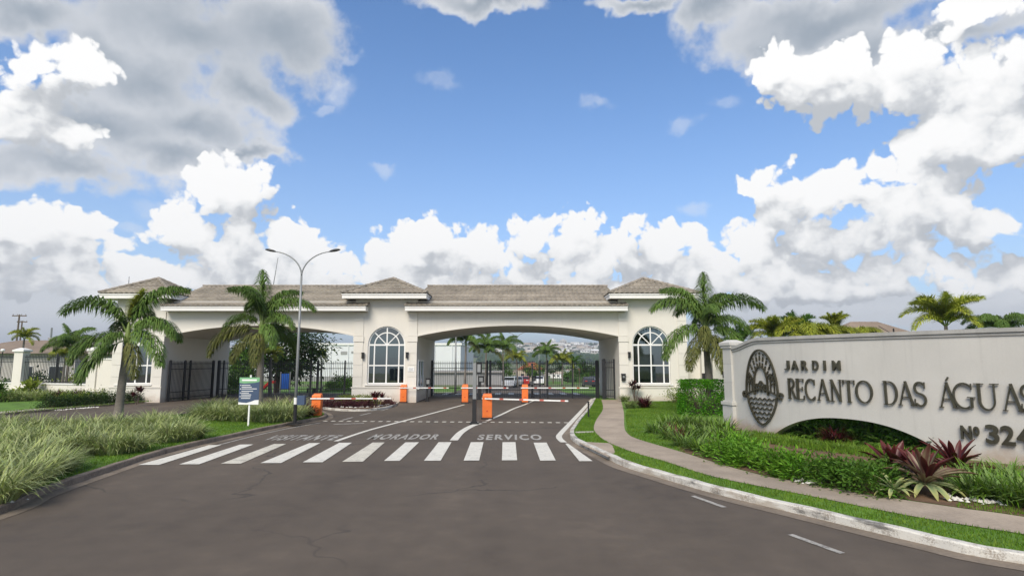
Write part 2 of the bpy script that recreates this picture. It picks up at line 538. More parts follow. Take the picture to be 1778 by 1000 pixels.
M_TRUNK = mat('palm_trunk', (0.20, 0.175, 0.15), 0.9, 0.28, 2.0, 18, 0.01)
M_BARK = mat('tree_bark', (0.13, 0.10, 0.075), 0.95, 0.3, 3, 25, 0.015)
M_LEAFD = mat('dark_leaf', (0.034, 0.07, 0.015), 0.5, 0.3, 0.9, 5, isl=0.6, transl=0.18)
M_LEAFM = mat('mid_leaf', (0.085, 0.175, 0.022), 0.5, 0.3, 0.9, 5, isl=0.6, transl=0.2)
M_LEAFB = mat('bright_leaf', (0.12, 0.26, 0.022), 0.5, 0.25, 0.9, 5, isl=0.5, transl=0.22)
M_HEDGE = mat('hedge_leaf', (0.11, 0.31, 0.018), 0.5, 0.25, 0.9, 5, isl=0.5, transl=0.25)
M_LEAFY = mat('lime_leaf', (0.22, 0.27, 0.04), 0.5, 0.25, 0.9, 5, isl=0.5, transl=0.22)
M_LEAFP = mat('purple_leaf', (0.075, 0.022, 0.028), 0.5, 0.3, 0.9, 5, isl=0.6, transl=0.12)
M_VARIEG = strap_mat('variegated_strap', (0.50, 0.53, 0.24), (0.155, 0.24, 0.05), 0.65, 0.2)
M_VARIEGD = strap_mat('green_strap', (0.30, 0.36, 0.12), (0.10, 0.17, 0.035), 0.6, 0.2)
M_LILY = strap_mat('lily_strap', (0.19, 0.29, 0.05), (0.10, 0.20, 0.03), 0.55, 0.22)
M_BROMG = strap_mat('bromeliad_green', (0.34, 0.38, 0.17), (0.23, 0.31, 0.14), 0.35, 0.15, (0.36, 0.34, 0.11), 0.4)
M_BROMR = strap_mat('bromeliad_red', (0.075, 0.009, 0.011), (0.042, 0.007, 0.009), 0.5, 0.1, (0.10, 0.018, 0.014), 0.35)
M_BROMP = strap_mat('bromeliad_pink', (0.26, 0.21, 0.12), (0.15, 0.08, 0.055), 0.4, 0.12, (0.10, 0.022, 0.02), 0.4)
M_PEBBLE = mat('white_pebble', (0.62, 0.60, 0.55), 0.8, 0.15, 5, 30)
M_HOUSEW = mat('house_wall', (0.55, 0.53, 0.49), 0.9, 0.1, 0.2, 2)
M_HOUSEB = mat('house_wall_beige', (0.47, 0.40, 0.32), 0.9, 0.1, 0.2, 2)
M_HOUSEG = mat('house_wall_grey', (0.30, 0.30, 0.30), 0.9, 0.1, 0.2, 2)
M_WARE = mat('warehouse_sheet', (0.66, 0.68, 0.70), 0.6, 0.04, 0.05, 1)
M_ROOFB = mat('house_roof_brown', (0.22, 0.17, 0.13), 0.9, 0.2, 0.3, 3)
M_ROOFR = mat('house_roof_red', (0.36, 0.12, 0.06), 0.9, 0.2, 0.3, 3)
M_ROOFG = mat('house_roof_grey', (0.30, 0.29, 0.28), 0.9, 0.15, 0.3, 3)
M_CARW = mat('car_white', (0.75, 0.76, 0.77), 0.25, 0.03, 1, 10)
M_CARK = mat('car_dark', (0.04, 0.042, 0.05), 0.25, 0.05, 1, 10)
M_CARR = mat('car_red', (0.42, 0.03, 0.025), 0.25, 0.05, 1, 10)
M_CARS = mat('car_silver', (0.42, 0.44, 0.46), 0.28, 0.05, 1, 10, metal=0.5)
M_TYRE = mat('tyre_rubber', (0.02, 0.02, 0.02), 0.85, 0.1, 3, 20)
M_CGLASS = mat('car_glass', (0.03, 0.035, 0.04), 0.08, 0.05, 1, 5, spec=0.7)
M_BRICK = mat('paving_red', (0.36, 0.19, 0.15), 0.9, 0.2, 1, 8)


# ---------------------------------------------------------------- mesh building
class MB:
    def __init__(s):
        s.v, s.f, s.uv, s.mi = [], [], [], []

    def add(s, vs, fs, uvs=None, mi=0):
        o = len(s.v)
        s.v.extend([tuple(p) for p in vs])
        for i, f in enumerate(fs):
            s.f.append(tuple(o + k for k in f))
            s.mi.append(mi)
            s.uv.append(uvs[i] if uvs else None)

    def quad(s, a, b, c, d, mi=0):
        s.add([a, b, c, d], [(0, 1, 2, 3)], mi=mi)

    def poly(s, pts, mi=0):
        s.add(pts, [tuple(range(len(pts)))], mi=mi)

    def box(s, x0, x1, y0, y1, z0, z1, mi=0):
        v = [(x, y, z) for z in (z0, z1) for y in (y0, y1) for x in (x0, x1)]
        s.add(v, [(0, 2, 3, 1), (4, 5, 7, 6), (0, 1, 5, 4), (2, 6, 7, 3), (0, 4, 6, 2), (1, 3, 7, 5)], mi=mi)

    def obox(s, c, ax, ay, az, mi=0):
        c, ax, ay, az = map(Vector, (c, ax, ay, az))
        v = [c + ax * i + ay * j + az * k for k in (-1, 1) for j in (-1, 1) for i in (-1, 1)]
        s.add(v, [(0, 2, 3, 1), (4, 5, 7, 6), (0, 1, 5, 4), (2, 6, 7, 3), (0, 4, 6, 2), (1, 3, 7, 5)], mi=mi)

    def frustum(s, cx, cy, z0, z1, ax0, ay0, ax1, ay1, mi=0):
        v = [(cx + i * ax0, cy + j * ay0, z0) for j in (-1, 1) for i in (-1, 1)] + [(cx + i * ax1, cy + j * ay1, z1) for j in (-1, 1) for i in (-1, 1)]
        s.add(v, [(0, 2, 3, 1), (4, 5, 7, 6), (0, 1, 5, 4), (2, 6, 7, 3), (0, 4, 6, 2), (1, 3, 7, 5)], mi=mi)

    def tube(s, pts, rad, n=8, cap=True, mi=0):
        pts = [Vector(p) for p in pts]
        if not hasattr(rad, '__len__'):
            rad = [rad] * len(pts)
        rings = []
        nrm = None
        for i, p in enumerate(pts):
            tg = (pts[min(i + 1, len(pts) - 1)] - pts[max(i - 1, 0)]).normalized()
            if nrm is None:
                nrm = tg.orthogonal().normalized()
            else:
                nrm = (nrm - tg * nrm.dot(tg)).normalized()
            bn = tg.cross(nrm)
            rings.append([p + (nrm * cos(2 * pi * k / n) + bn * sin(2 * pi * k / n)) * rad[i] for k in range(n)])
        vs = [q for r in rings for q in r]
        fs = []
        for i in range(len(pts) - 1):
            for k in range(n):
                a, b = i * n + k, i * n + (k + 1) % n
                fs.append((a, b, b + n, a + n))
        if cap:
            fs.append(tuple(range(n - 1, -1, -1)))
            fs.append(tuple((len(pts) - 1) * n + k for k in range(n)))
        s.add(vs, fs, mi=mi)

    def prism(s, outline, h, fn, mi=0):
        """outline: 2-D points; fn(a, b, depth) -> 3-D"""
        n = len(outline)
        vs = [fn(a, b, 0) for a, b in outline] + [fn(a, b, h) for a, b in outline]
        fs = [tuple(range(n - 1, -1, -1)), tuple(range(n, 2 * n))]
        fs += [(i, (i + 1) % n, n + (i + 1) % n, n + i) for i in range(n)]
        s.add(vs, fs, mi=mi)

    def ribbon(s, line, w, h, fn, closed=False, mi=0):
        """a flat bar of width w following a 2-D line, raised by h"""
        pts = [Vector(p) for p in line]
        n = len(pts)
        L, R_ = [], []
        for i, p in enumerate(pts):
            a = pts[(i - 1) % n] if (closed or i > 0) else p
            b = pts[(i + 1) % n] if (closed or i < n - 1) else p
            t = (b - a).normalized()
            nn = Vector((-t.y, t.x))
            ww = w[i] if hasattr(w, '__len__') else w
            L.append(p + nn * ww / 2)
            R_.append(p - nn * ww / 2)
        vs = []
        for i in range(n):
            vs += [fn(L[i].x, L[i].y, 0), fn(R_[i].x, R_[i].y, 0), fn(R_[i].x, R_[i].y, h), fn(L[i].x, L[i].y, h)]
        fs = []
        rng = range(n) if closed else range(n - 1)
        for i in rng:
            j = (i + 1) % n
            for k in range(4):
                fs.append((i * 4 + k, i * 4 + (k + 1) % 4, j * 4 + (k + 1) % 4, j * 4 + k))
        if not closed:
            fs += [(0, 1, 2, 3), (n * 4 - 1, n * 4 - 2, n * 4 - 3, n * 4 - 4)]
        s.add(vs, fs, mi=mi)

    def mesh(s, name, mats, smooth=False):
        me = bpy.data.meshes.new(name)
        me.from_pydata(s.v, [], s.f)
        if not hasattr(mats, '__len__'):
            mats = [mats]
        for m in mats:
            me.materials.append(m)
        if any(s.mi):
            me.polygons.foreach_set('material_index', s.mi)
        if any(u is not None for u in s.uv):
            l = me.uv_layers.new(name='UVMap')
            flat = []
            for f, u in zip(s.f, s.uv):
                for k in range(len(f)):
                    flat.extend(u[k] if u else (0.5, 0.5))
            l.data.foreach_set('uv', flat)
        if smooth:
            me.polygons.foreach_set('use_smooth', [True] * len(me.polygons))
        me.update()
        return me

    def build(s, name, mats, parent=None, smooth=False, **kw):
        return link(name, s.mesh(name, mats, smooth), parent, **kw)


def wloc(o):
    v = Vector((0, 0, 0))
    while o is not None:
        v += o.location
        o = o.parent
    return v


def link(name, me, parent=None, world=True, **props):
    """world=True: the mesh is in world coordinates, so the child's location undoes its parents'"""
    o = bpy.data.objects.new(name, me)
    COL.objects.link(o)
    if parent is not None:
        o.parent = parent
        if world:
            o.location = -wloc(parent)
    for k, v in props.items():
        o[k] = v
    return o


def thing(name, label, cat, loc=(0, 0, 0), group=None, rz=0.0):
    o = bpy.data.objects.new(name, None)
    COL.objects.link(o)
    o.location = loc
    o.rotation_euler = (0, 0, rz)
    o.empty_display_size = 0.2
    return tag(o, label, cat, group)


def tag(o, label, cat, group=None):
    o['label'] = label
    o['category'] = cat
    if group:
        o['group'] = group
    return o


def kids(o):
    return [c for c in COL.objects if c.parent is o]


def copy_tree(o, loc=None, rz=None, label=None, sc=None, group=None, parent=None):
    c = o.copy()
    COL.objects.link(c)
    if parent is not None:
        c.parent = parent
    for ch in o.children:
        copy_tree(ch, parent=c)
    if loc is not None:
        c.location = loc
    if rz is not None:
        c.rotation_euler = (c.rotation_euler.x, c.rotation_euler.y, rz)
    if sc is not None:
        c.scale = (sc, sc, sc) if not hasattr(sc, '__len__') else sc
    if label:
        c['label'] = label
    if group:
        c['group'] = group
    return c


def smooth_line(pts, n=6):
    """Catmull-Rom through 2-D/3-D points"""
    pts = [Vector(p) for p in pts]
    out = []
    for i in range(len(pts) - 1):
        p0, p1, p2, p3 = pts[max(i - 1, 0)], pts[i], pts[i + 1], pts[min(i + 2, len(pts) - 1)]
        for k in range(n):
            t = k / n
            out.append(0.5 * ((2 * p1) + (p2 - p0) * t + (2 * p0 - 5 * p1 + 4 * p2 - p3) * t * t + (3 * p1 - p0 - 3 * p2 + p3) * t ** 3))
    out.append(pts[-1])
    return out


def offset_line(line, d):
    """2-D polyline moved sideways by d (to its left)"""
    out = []
    n = len(line)
    for i in range(n):
        a, b = line[max(i - 1, 0)], line[min(i + 1, n - 1)]
        t = Vector((b.x - a.x, b.y - a.y)).normalized()
        out.append(Vector((line[i].x - t.y * d, line[i].y + t.x * d)))
    return out


def sheet(name, pts, z, m, kind='structure', parent=None):
    """flat polygon, triangulated"""
    bm = bmesh.new()
    vs = [bm.verts.new((p[0], p[1], z)) for p in pts]
    f = bm.faces.new(vs)
    bmesh.ops.triangulate(bm, faces=[f])
    bmesh.ops.recalc_face_normals(bm, faces=bm.faces)
    if bm.faces[:][0].normal.z < 0:
        bmesh.ops.reverse_faces(bm, faces=bm.faces[:])
    me = bpy.data.meshes.new(name)
    bm.to_mesh(me)
    bm.free()
    me.materials.append(m)
    o = link(name, me, parent)
    if parent is None:
        o['kind'] = kind
    return o


def band(name, line, d0, d1, z, m):
    """ribbon lying on the ground between two sideways offsets of a line"""
    a, b = offset_line(line, d0), offset_line(line, d1)
    mb = MB()
    vs = [(p.x, p.y, z) for p in a] + [(p.x, p.y, z) for p in b]
    n = len(a)
    up = d1 > d0
    mb.add(vs, [((i, i + 1, n + i + 1, n + i) if up else (i, n + i, n + i + 1, i + 1)) for i in range(n - 1)])
    o = mb.build(name, m)
    o['kind'] = 'structure'
    return o


def kerb(name, line, d0, d1, z1, m):
    a, b = offset_line(line, d0), offset_line(line, d1)
    n = len(a)
    vs = []
    ch = 0.015 if d1 > d0 else -0.015
    a2, b2 = offset_line(line, d0 + ch), offset_line(line, d1)
    for i in range(n):
        w = 0.006 * sin(i * 1.7) + 0.004 * sin(i * 0.6 + 1)
        vs += [(a[i].x, a[i].y, -0.03), (a[i].x, a[i].y, z1 - 0.02 + w), (a2[i].x, a2[i].y, z1 + w), (b2[i].x, b2[i].y, z1 + w), (b[i].x, b[i].y, -0.03)]
    fs = []
    for i in range(n - 1):
        for k in range(4):
            fs.append((i * 5 + k, i * 5 + k + 1, i * 5 + 5 + k + 1, i * 5 + 5 + k))
    fs += [(0, 1, 2, 3, 4), tuple((n - 1) * 5 + k for k in (4, 3, 2, 1, 0))]
    mb = MB()
    mb.add(vs, fs)
    bm = bmesh.new()
    me = mb.mesh(name, m)
    bm.from_mesh(me)
    bmesh.ops.recalc_face_normals(bm, faces=bm.faces)
    bm.to_mesh(me)
    bm.free()
    o = link(name, me)
    o['kind'] = 'structure'
    return o


def inside(p, poly):
    x, y = p
    c = False
    j = len(poly) - 1
    for i in range(len(poly)):
        xi, yi = poly[i][0], poly[i][1]
        xj, yj = poly[j][0], poly[j][1]
        if (yi > y) != (yj > y) and x < (xj - xi) * (y - yi) / (yj - yi) + xi:
            c = not c
        j = i
    return c


def strip(name, a, b, z, m):
    n = min(len(a), len(b))
    mb = MB()
    mb.add([(p.x, p.y, z) for p in a[:n]] + [(p.x, p.y, z) for p in b[:n]], [(i, i + 1, n + i + 1, n + i) for i in range(n - 1)])
    o = mb.build(name, m)
    o['kind'] = 'structure'
    return o


# ---------------------------------------------------------------- the ground
def sstep(a, b, x):
    t = min(1, max(0, (x - a) / (b - a)))
    return t * t * (3 - 2 * t)


def land_z(x, y):
    z = -0.5 - 0.5 * sstep(46, 62, y) - 7.5 * sstep(60, 330, y)
    z += 66 * sstep(700, 2300, y) + 10 * sstep(2300, 3600, y)
    z += sstep(500, 1500, y) * (3.0 * sin(x * 0.0031 + 1) + 2.0 * sin(x * 0.008 + y * 0.003))
    return z


def build_land():
    ys = [-80, -40, -10, 5, 20, 35, 42, 46, 50, 54, 58, 62, 70, 80, 95, 110, 130, 160, 200, 250, 300, 340, 400, 500, 600] + [700 + 90 * i for i in range(34)] + [4200, 5200]
    xs = [-3600, -2600, -1900, -1400, -1000, -700, -480, -320, -220, -150, -100, -60, -30, 0, 30, 60, 100, 150, 220, 320, 480, 700, 1000, 1400, 1900, 2600, 3600]
    mb = MB()
    vs = [(x, y, land_z(x, y)) for y in ys for x in xs]
    n = len(xs)
    mb.add(vs, [(j * n + i, j * n + i + 1, (j + 1) * n + i + 1, (j + 1) * n + i) for j in range(len(ys) - 1) for i in range(n - 1)])
    o = mb.build('ground', M_LAND, smooth=True)
    o['kind'] = 'structure'


build_land()


def g2(px, py, z=0.0):
    p = G(px, py, z)
    return Vector((p.x, p.y))


FY = 36.3           # facade plane
# kerb lines (foot of the kerb on the road side)
KR = smooth_line([g2(*p) for p in [(1031, 694), (1020, 712), (1004, 731), (995, 744), (990, 752), (991, 762), (1003, 772), (1030, 785), (1055, 797), (1085, 811), (1150, 831), (1240, 857), (1400, 896), (1600, 944), (1778, 980)]] + [Vector((9.3, 5.6)), Vector((13.5, 4.0)), Vector((20, 2.6)), Vector((34, 1.5))], 5)
KL = smooth_line([Vector((-14, -1.0)), Vector((-10.2, 2.5)), Vector((-8.9, 5.2)), Vector((-8.4, 7.4))] + [g2(*p) for p in [(0, 893), (63, 864), (126, 841), (220, 809), (268, 793), (346, 773), (472, 745), (540, 732), (562, 728), (568, 722), (556, 716), (520, 711), (470, 709), (400, 713), (330, 721), (200, 733), (60, 743), (-100, 757), (-300, 772)]], 5)
KF = smooth_line([g2(*p) for p in [(-700, 790), (-300, 752), (0, 722), (90, 713.5), (170, 706), (240, 700), (281, 694.5)]], 5)

# asphalt: forecourt, then the drive running down beyond the gate
sheet('road', [(-70, -25), (60, -25), (60, 37.2), (-70, 37.2)], 0.0, M_ASPH)


def drive_z(y):
    return 0.0 if y < 37 else -0.55 * sstep(44, 60, y) - 0.02 * max(0, y - 55)


def strip_road(name, x0, x1, y0, y1, dz, m, n=24, tilt=0.0):
    mb = MB()
    vs = []
    for i in range(n + 1):
        y = y0 + (y1 - y0) * i / n
        k = (y - 37) * tilt
        vs += [(x0 + k, y, drive_z(y) + dz), (x1 + k, y, drive_z(y) + dz)]
    mb.add(vs, [(2 * i, 2 * i + 1, 2 * i + 3, 2 * i + 2) for i in range(n)])
    o = mb.build(name, m)
    o['kind'] = 'structure'
    return o


strip_road('inner_ground', -95, 60, 37.2, 150, -0.03, M_LAWN)
strip_road('inner_road', -6.2, 5.6, 37.2, 150, 0.004, M_ASPH)
strip_road('inner_road', -22.0, -10.2, 37.2, 52, 0.004, M_ASPH)
strip_road('inner_cross_road', -60, -6.2, 52, 58.5, 0.006, M_ASPH)
strip_road('inner_cross_road', 5.6, 55, 52, 58.5, 0.006, M_ASPH)
strip_road('inner_path', -48, -22.5, 48.0, 50.6, 0.012, M_CONC2)
strip_road('inner_path', -10.2, -6.2, 60.0, 61.2, 0.012, M_CONC2)

# islands and verges (0.1 m up), kerbs, gutters
isl = [p for p in KL]
sheet('island_lawn', [(p.x, p.y) for p in offset_line(isl, 0.1)] , 0.10, M_LAWN)
kerb('kerb', KL, 0.0, 0.13, 0.13, M_KERBB)
band('gutter', KL, -0.28, 0.0, 0.006, M_GUTTER)
rv = offset_line(KR, 0.1)
sheet('verge_lawn', [(p.x, p.y) for p in rv] + [(60, 0.5), (60, rv[0].y + .02)], 0.10, M_LAWN)
kerb('kerb', KR, 0.0, 0.14, 0.135, M_KERBW)
band('gutter', KR, -0.3, 0.0, 0.006, M_GUTTER)
# far side of the exit road
sheet('far_verge', [(p.x, p.y) for p in offset_line(KF, 0.1)] + [(-22.9, 41.0), (-70, 60), (-110, 40), (-80, 20)], 0.10, M_LAWN)
kerb('kerb', KF, 0.0, 0.12, 0.12, M_KERBB)
pw = offset_line(KF, 0.12)
pv = offset_line(KF, 1.15)
strip('far_pavement', pw, pv, 0.108, M_CONC2)

# footpath on the right
PA = smooth_line([g2(*p, 0.1) for p in [(1044, 694), (1047, 710), (1036, 728), (1031, 744), (1040, 757), (1060, 770), (1100, 785.5), (1160, 803), (1240, 828), (1410, 862), (1580, 896), (1778, 928)]] + [Vector((9.0, 6.6)), Vector((16, 4.6)), Vector((30, 3.0))], 4)
PB = smooth_line([g2(*p, 0.1) for p in [(1078, 694), (1083, 715), (1084, 740), (1089, 752), (1106, 762), (1180, 784), (1240, 803), (1325, 826), (1417, 842), (1529, 862), (1662, 882), (1778, 898)]] + [Vector((9.3, 7.6)), Vector((16, 5.6)), Vector((30, 4.0))], 4)
strip('footpath', PA, PB, 0.112, M_CONC)
# dropped landing where the zebra crossing meets the path, and the concrete divider in the lawn strip
sheet('footpath_landing', [tuple(g2(*p, 0.1)) for p in [(1003, 768.5), (1020, 767.5), (1058, 769.5), (1064, 774), (1068, 786), (1056, 794), (1032, 782)]], 0.108, M_CONC)
sheet('lawn_divider', [tuple(g2(*p, 0.1)) for p in [(998, 749.3), (1031, 748.6), (1031.5, 750.9), (999.5, 751.8)]], 0.107, M_CONC2)
# planting soil
BED_R = [tuple(g2(*p, 0.1)) for p in [(1135, 763), (1120, 745), (1150, 728), (1200, 722), (1262, 738)]]
sheet('planting_bed', [(p.x + 0.05, p.y + 0.05) for p in PB[20:54]] + [(15.2, 9.4), (13.5, 11.2), (10.9, 15.0), (9.1, 17.8), (8.1, 21.0), (7.6, 22.5), (6.2, 22.4), (5.4, 20.6)], 0.107, M_SOIL)

# ---------------------------------------------------------------- road markings
MARK_N = [0]


def mark(name, pts, m=None, z=0.008, smooth=False):
    MARK_N[0] += 1
    o = sheet(name, [tuple(p) for p in pts], z, m or M_LINE)
    return o


# zebra crossing: slots along a line, far end and near end in pixels
zb_near = [(240, 276, 807.5), (311, 346, 806.5), (383, 418, 805.5), (452, 488, 804.3), (525.5, 560, 803), (594, 630, 802), (666.7, 694, 800.5), (736, 765, 800.3), (805, 832, 800), (871.5, 898, 799.5), (938, 965, 800), (1006, 1029, 801)]
zb_far = [(363, 384, 773), (417, 440, 772), (476, 497, 771), (537, 556, 769.5), (589, 611, 769), (647, 668, 768.5), (704, 727.5, 768.2), (761.5, 784, 768), (817.5, 839.5, 768), (872.5, 895, 768), (926.5, 949, 768.8), (981.5, 986.5, 770.5)]
for i, ((a0, a1, ay), (b0, b1, by)) in enumerate(zip(zb_near, zb_far)):
    mark('zebra_stripe', [g2(a0, ay), g2(a1, ay - 0.2), g2(b1, by - 0.2), g2(b0, by)], M_LINE2 if i in (2, 5) else M_LINE, 0.012)


def line_mark(name, px, w, m=None, z=0.008):
    ln = smooth_line([g2(*p) for p in px], 5)
    o = band(name, ln, -w / 2, w / 2, z, m or M_LINE)
    return o


line_mark('lane_line', [(583, 766), (640, 747), (700, 731), (760, 715), (806, 702.5)], 0.16)
line_mark('lane_line', [(788, 764.5), (800, 751), (818, 740), (833, 735)], 0.26)
line_mark('lane_line', [(845, 731), (872, 719), (893, 709), (912, 702), (932, 693)], 0.15)
line_mark('edge_line', [(1029, 692), (1012, 711), (988, 737), (974, 752), (970.5, 758), (973, 763), (979, 768)], 0.2)
line_mark('edge_line', [(380, 772.5), (440, 757), (500, 744), (556, 734)], 0.10, M_LINE3)
line_mark('lane_dash', [(594, 729.5), (613, 724.5)], 0.14, M_LINE3)
line_mark('lane_dash', [(626, 721), (643, 717)], 0.14, M_LINE3)
line_mark('lane_dash', [(661, 713), (674, 710)], 0.14, M_LINE3)
line_mark('stop_line', [(579, 736.6), (632, 734.8)], 0.22, M_LINE3)
line_mark('road_dash', [(1203, 861), (1258, 881)], 0.10, M_LINE3)
line_mark('road_dash', [(1372, 928), (1463, 961)], 0.10, M_LINE3)
# speed-hump studs across the lanes
a, b = g2(560, 731.2), g2(992, 734.0)
nst = 31
for i in range(nst):
    t0, t1 = (i + 0.12) / nst, (i + 0.62) / nst
    p, q = a.lerp(b, t0), a.lerp(b, t1)
    mark('hump_stripe', [p + Vector((0, -.15)), q + Vector((0, -.15)), q + Vector((0, .15)), p + Vector((0, .15))], M_LINE2, 0.012)
# crossing on the inner road
for i in range(11):
    x = -5.4 + i * 1.02
    if abs(x) < 6:
        sheet('zebra_stripe', [(x, 44.6), (x + 0.45, 44.6), (x + 0.45, 47.6), (x, 47.6)], 0.012, M_LINE)
# words painted on the lanes
def road_word(txt, x0, x1, ytop, ybot):
    cu = bpy.data.curves.new('lane_word', 'FONT')
    cu.body = txt
    cu.size = 1.0
    cu.offset = 0.034
    cu.space_character = 1.25
    tmp = bpy.data.objects.new('lane_word', cu)
    me = bpy.data.meshes.new_from_object(tmp)
    bpy.data.objects.remove(tmp)
    xs = [v.co.x for v in me.vertices]
    ys_ = [v.co.y for v in me.vertices]
    lo, hi, b0, b1 = min(xs), max(xs), min(ys_), max(ys_)
    pl, pr = g2(x0, ybot), g2(x1, ybot)
    ql = g2(x0, ytop)
    for v in me.vertices:
        u = (v.co.x - lo) / (hi - lo)
        w = (v.co.y - b0) / (b1 - b0)
        p = pl.lerp(pr, u)
        v.co = (p.x, p.y + w * (ql.y - pl.y), 0.009)
    me.materials.clear()
    me.materials.append(M_LINEW)
    o = link('lane_word', me)
    o['kind'] = 'structure'


road_word('VISITANTE', 452, 577, 755.5, 764.5)
road_word('MORADOR', 636, 758, 754, 763)
road_word('SERVICO', 828, 942, 754.5, 764)


# ---------------------------------------------------------------- gatehouse
def fx(px, py=628, Y=FY):
    return P(px, py, Y).x


def fz(py, Y=FY):
    return P(889, py, Y).z


BACK = 44.8
Z_SPR, Z_APX = fz(584), fz(565.3)
Z_PL = fz(673.5)
EY, TY = 35.55, 35.55              # eave planes
ZE0, ZE1 = fz(539.5, EY), fz(531, EY)      # fascia of the linking roofs
ZT0, ZT1 = fz(518, TY), fz(509, TY)        # fascia of the tower roofs
TOW = [(-24.98, -21.85, 1.05, -23.55), (-9.9, -5.98, 1.17, -7.87), (6.72, 10.95, 1.18, 8.72)]
gh = thing('gatehouse', 'beige gatehouse with two wide drive-through arches and three tiled towers', 'gatehouse', (-7.9, FY, 0))


def arch_pts(cx, r, zs, n=16):
    return [(cx + r * cos(pi - pi * k / n), zs + r * sin(pi * k / n)) for k in range(n + 1)]


def tower(x0, x1, r, cx, first):
    mb = MB()
    sill, zs = fz(666.5), fz(666.5) + 2.42
    y0, y1 = FY, FY + 0.3
    top = ZT0 + 0.02
    ap = arch_pts(cx, r, zs)
    for y, fl in ((y0, 0), (y1, 1)):
        def q(a, b, c, d):
            pts = [(p[0], y, p[1]) for p in (a, b, c, d)]
            mb.quad(*(pts if not fl else pts[::-1]))
        q((x0, 0), (x1, 0), (x1, sill), (x0, sill))
        q((x0, sill), (cx - r, sill), (cx - r, zs), (x0, zs))
        q((cx + r, sill), (x1, sill), (x1, zs), (cx + r, zs))
        zt = zs + r + 0.15
        q((x0, zs), (cx - r, zs), (cx - r, zt), (x0, zt))
        q((cx + r, zs), (x1, zs), (x1, zt), (cx + r, zt))
        for k in range(len(ap) - 1):
            q(ap[k], ap[k + 1], (ap[k + 1][0], zt), (ap[k][0], zt))
        q((x0, zt), (x1, zt), (x1, top), (x0, top))
    # reveal
    op = [(cx - r, sill)] + ap + [(cx + r, sill)]
    for k in range(len(op)):
        a, b = op[k], op[(k + 1) % len(op)]
        mb.quad((a[0], y0, a[1]), (a[0], y1, a[1]), (b[0], y1, b[1]), (b[0], y0, b[1]))
    # side and back walls
    mb.quad((x0, y0, 0), (x0, y0, top), (x0, BACK, top), (x0, BACK, 0))
    mb.quad((x1, y0, 0), (x1, BACK, 0), (x1, BACK, top), (x1, y0, top))
    mb.quad((x0, BACK, 0), (x0, BACK, top), (x1, BACK, top), (x1, BACK, 0))
    w = mb.build('tower_wall', M_WALL, gh)
    # interior
    ib = MB()
    ib.quad((x0 + .05, FY + 3.4, 0), (x1 - .05, FY + 3.4, 0), (x1 - .05, FY + 3.4, 5), (x0 + .05, FY + 3.4, 5))
    ib.quad((x0 + .05, FY + .3, .05), (x1 - .05, FY + .3, .05), (x1 - .05, FY + 3.4, .05), (x0 + .05, FY + 3.4, .05))
    ib.quad((x0 + .02, FY + .3, 0), (x0 + .02, FY + .3, 5), (x0 + .02, FY + 3.4, 5), (x0 + .02, FY + 3.4, 0))
    ib.quad((x1 - .02, FY + .3, 0), (x1 - .02, FY + 3.4, 0), (x1 - .02, FY + 3.4, 5), (x1 - .02, FY + .3, 5))
    ib.build('room', M_DARK, gh)
    # plinth with a small moulding, stone sill
    pb = MB()
    pb.box(x0 - .05, x1 + .05, FY - .07, FY + .05, 0, Z_PL)
    pb.box(x0 - .09, x1 + .09, FY - .11, FY + .06, Z_PL, Z_PL + .07)
    pb.build('plinth', M_WALL, gh)
    sb = MB()
    sb.box(cx - r - .12, cx + r + .12, FY - .10, FY + .1, sill - .09, sill - .004)
    sb.build('sill', M_TRIM, gh)
    # window
    wy0, wy1 = FY + .10, FY + .17
    fb = MB()
    fw = .085
    fr = lambda a, b, d: (a, wy0 + d, b)
    outer = [(cx - r + fw / 2, sill + fw / 2)] + arch_pts(cx, r - fw / 2, zs) + [(cx + r - fw / 2, sill + fw / 2)]
    fb.ribbon(outer, fw, .07, fr, closed=True)
    ri = r * .66
    tz = sill + 1.14
    for a, b in (((cx, sill + .03), (cx, zs + r - .04)), ((cx - ri, sill + .03), (cx - ri, zs)), ((cx + ri, sill + .03), (cx + ri, zs))):
        fb.ribbon([a, b], .075, .062, lambda a, b, d: (a, wy0 + .004 + d, b))
    for z, w_ in ((tz, .075), (zs, .10)):
        fb.ribbon([(cx - r + .04, z), (cx + r - .04, z)], w_, .064, lambda a, b, d: (a, wy0 + .002 + d, b))
    fb.ribbon(arch_pts(cx, ri, zs, 14), .065, .058, lambda a, b, d: (a, wy0 + .006 + d, b))
    for sgn in (-1, 1):
        k = cos(pi / 4)
        fb.ribbon([(cx, zs), (cx + sgn * k * (r - .05), zs + k * (r - .05))], .055, .054, lambda a, b, d: (a, wy0 + .008 + d, b))
    win = fb.build('arched_window', M_FRAME, gh)
    gy = FY + .135
    xs = [cx - r + .05, cx - ri, cx, cx + ri, cx + r - .05]
    zr = [sill + .05, tz, zs]
    for i in range(4):
        for j in range(2):
            g = MB()
            k = rnd.uniform(-.004, .004)
            g.quad((xs[i], gy + k, zr[j]), (xs[i + 1], gy - k, zr[j]), (xs[i + 1], gy - k, zr[j + 1]), (xs[i], gy + k, zr[j + 1]))
            g.build('pane', M_GLASS, win)
    for i in range(4):
        a0, a1 = pi - pi * i / 4, pi - pi * (i + 1) / 4
        arc_ = [a0 + (a1 - a0) * k / 5 for k in range(6)]
        g = MB()
        g.poly([(cx, gy, zs)] + [(cx + ri * cos(t), gy, zs + ri * sin(t)) for t in arc_])
        g.build('pane', M_GLASS, win)
        g = MB()
        for k in range(5):
            a, b = arc_[k], arc_[k + 1]
            rr = r - .05
            g.quad((cx + ri * cos(a), gy, zs + ri * sin(a)), (cx + rr * cos(a), gy, zs + rr * sin(a)), (cx + rr * cos(b), gy, zs + rr * sin(b)), (cx + ri * cos(b), gy, zs + ri * sin(b)))
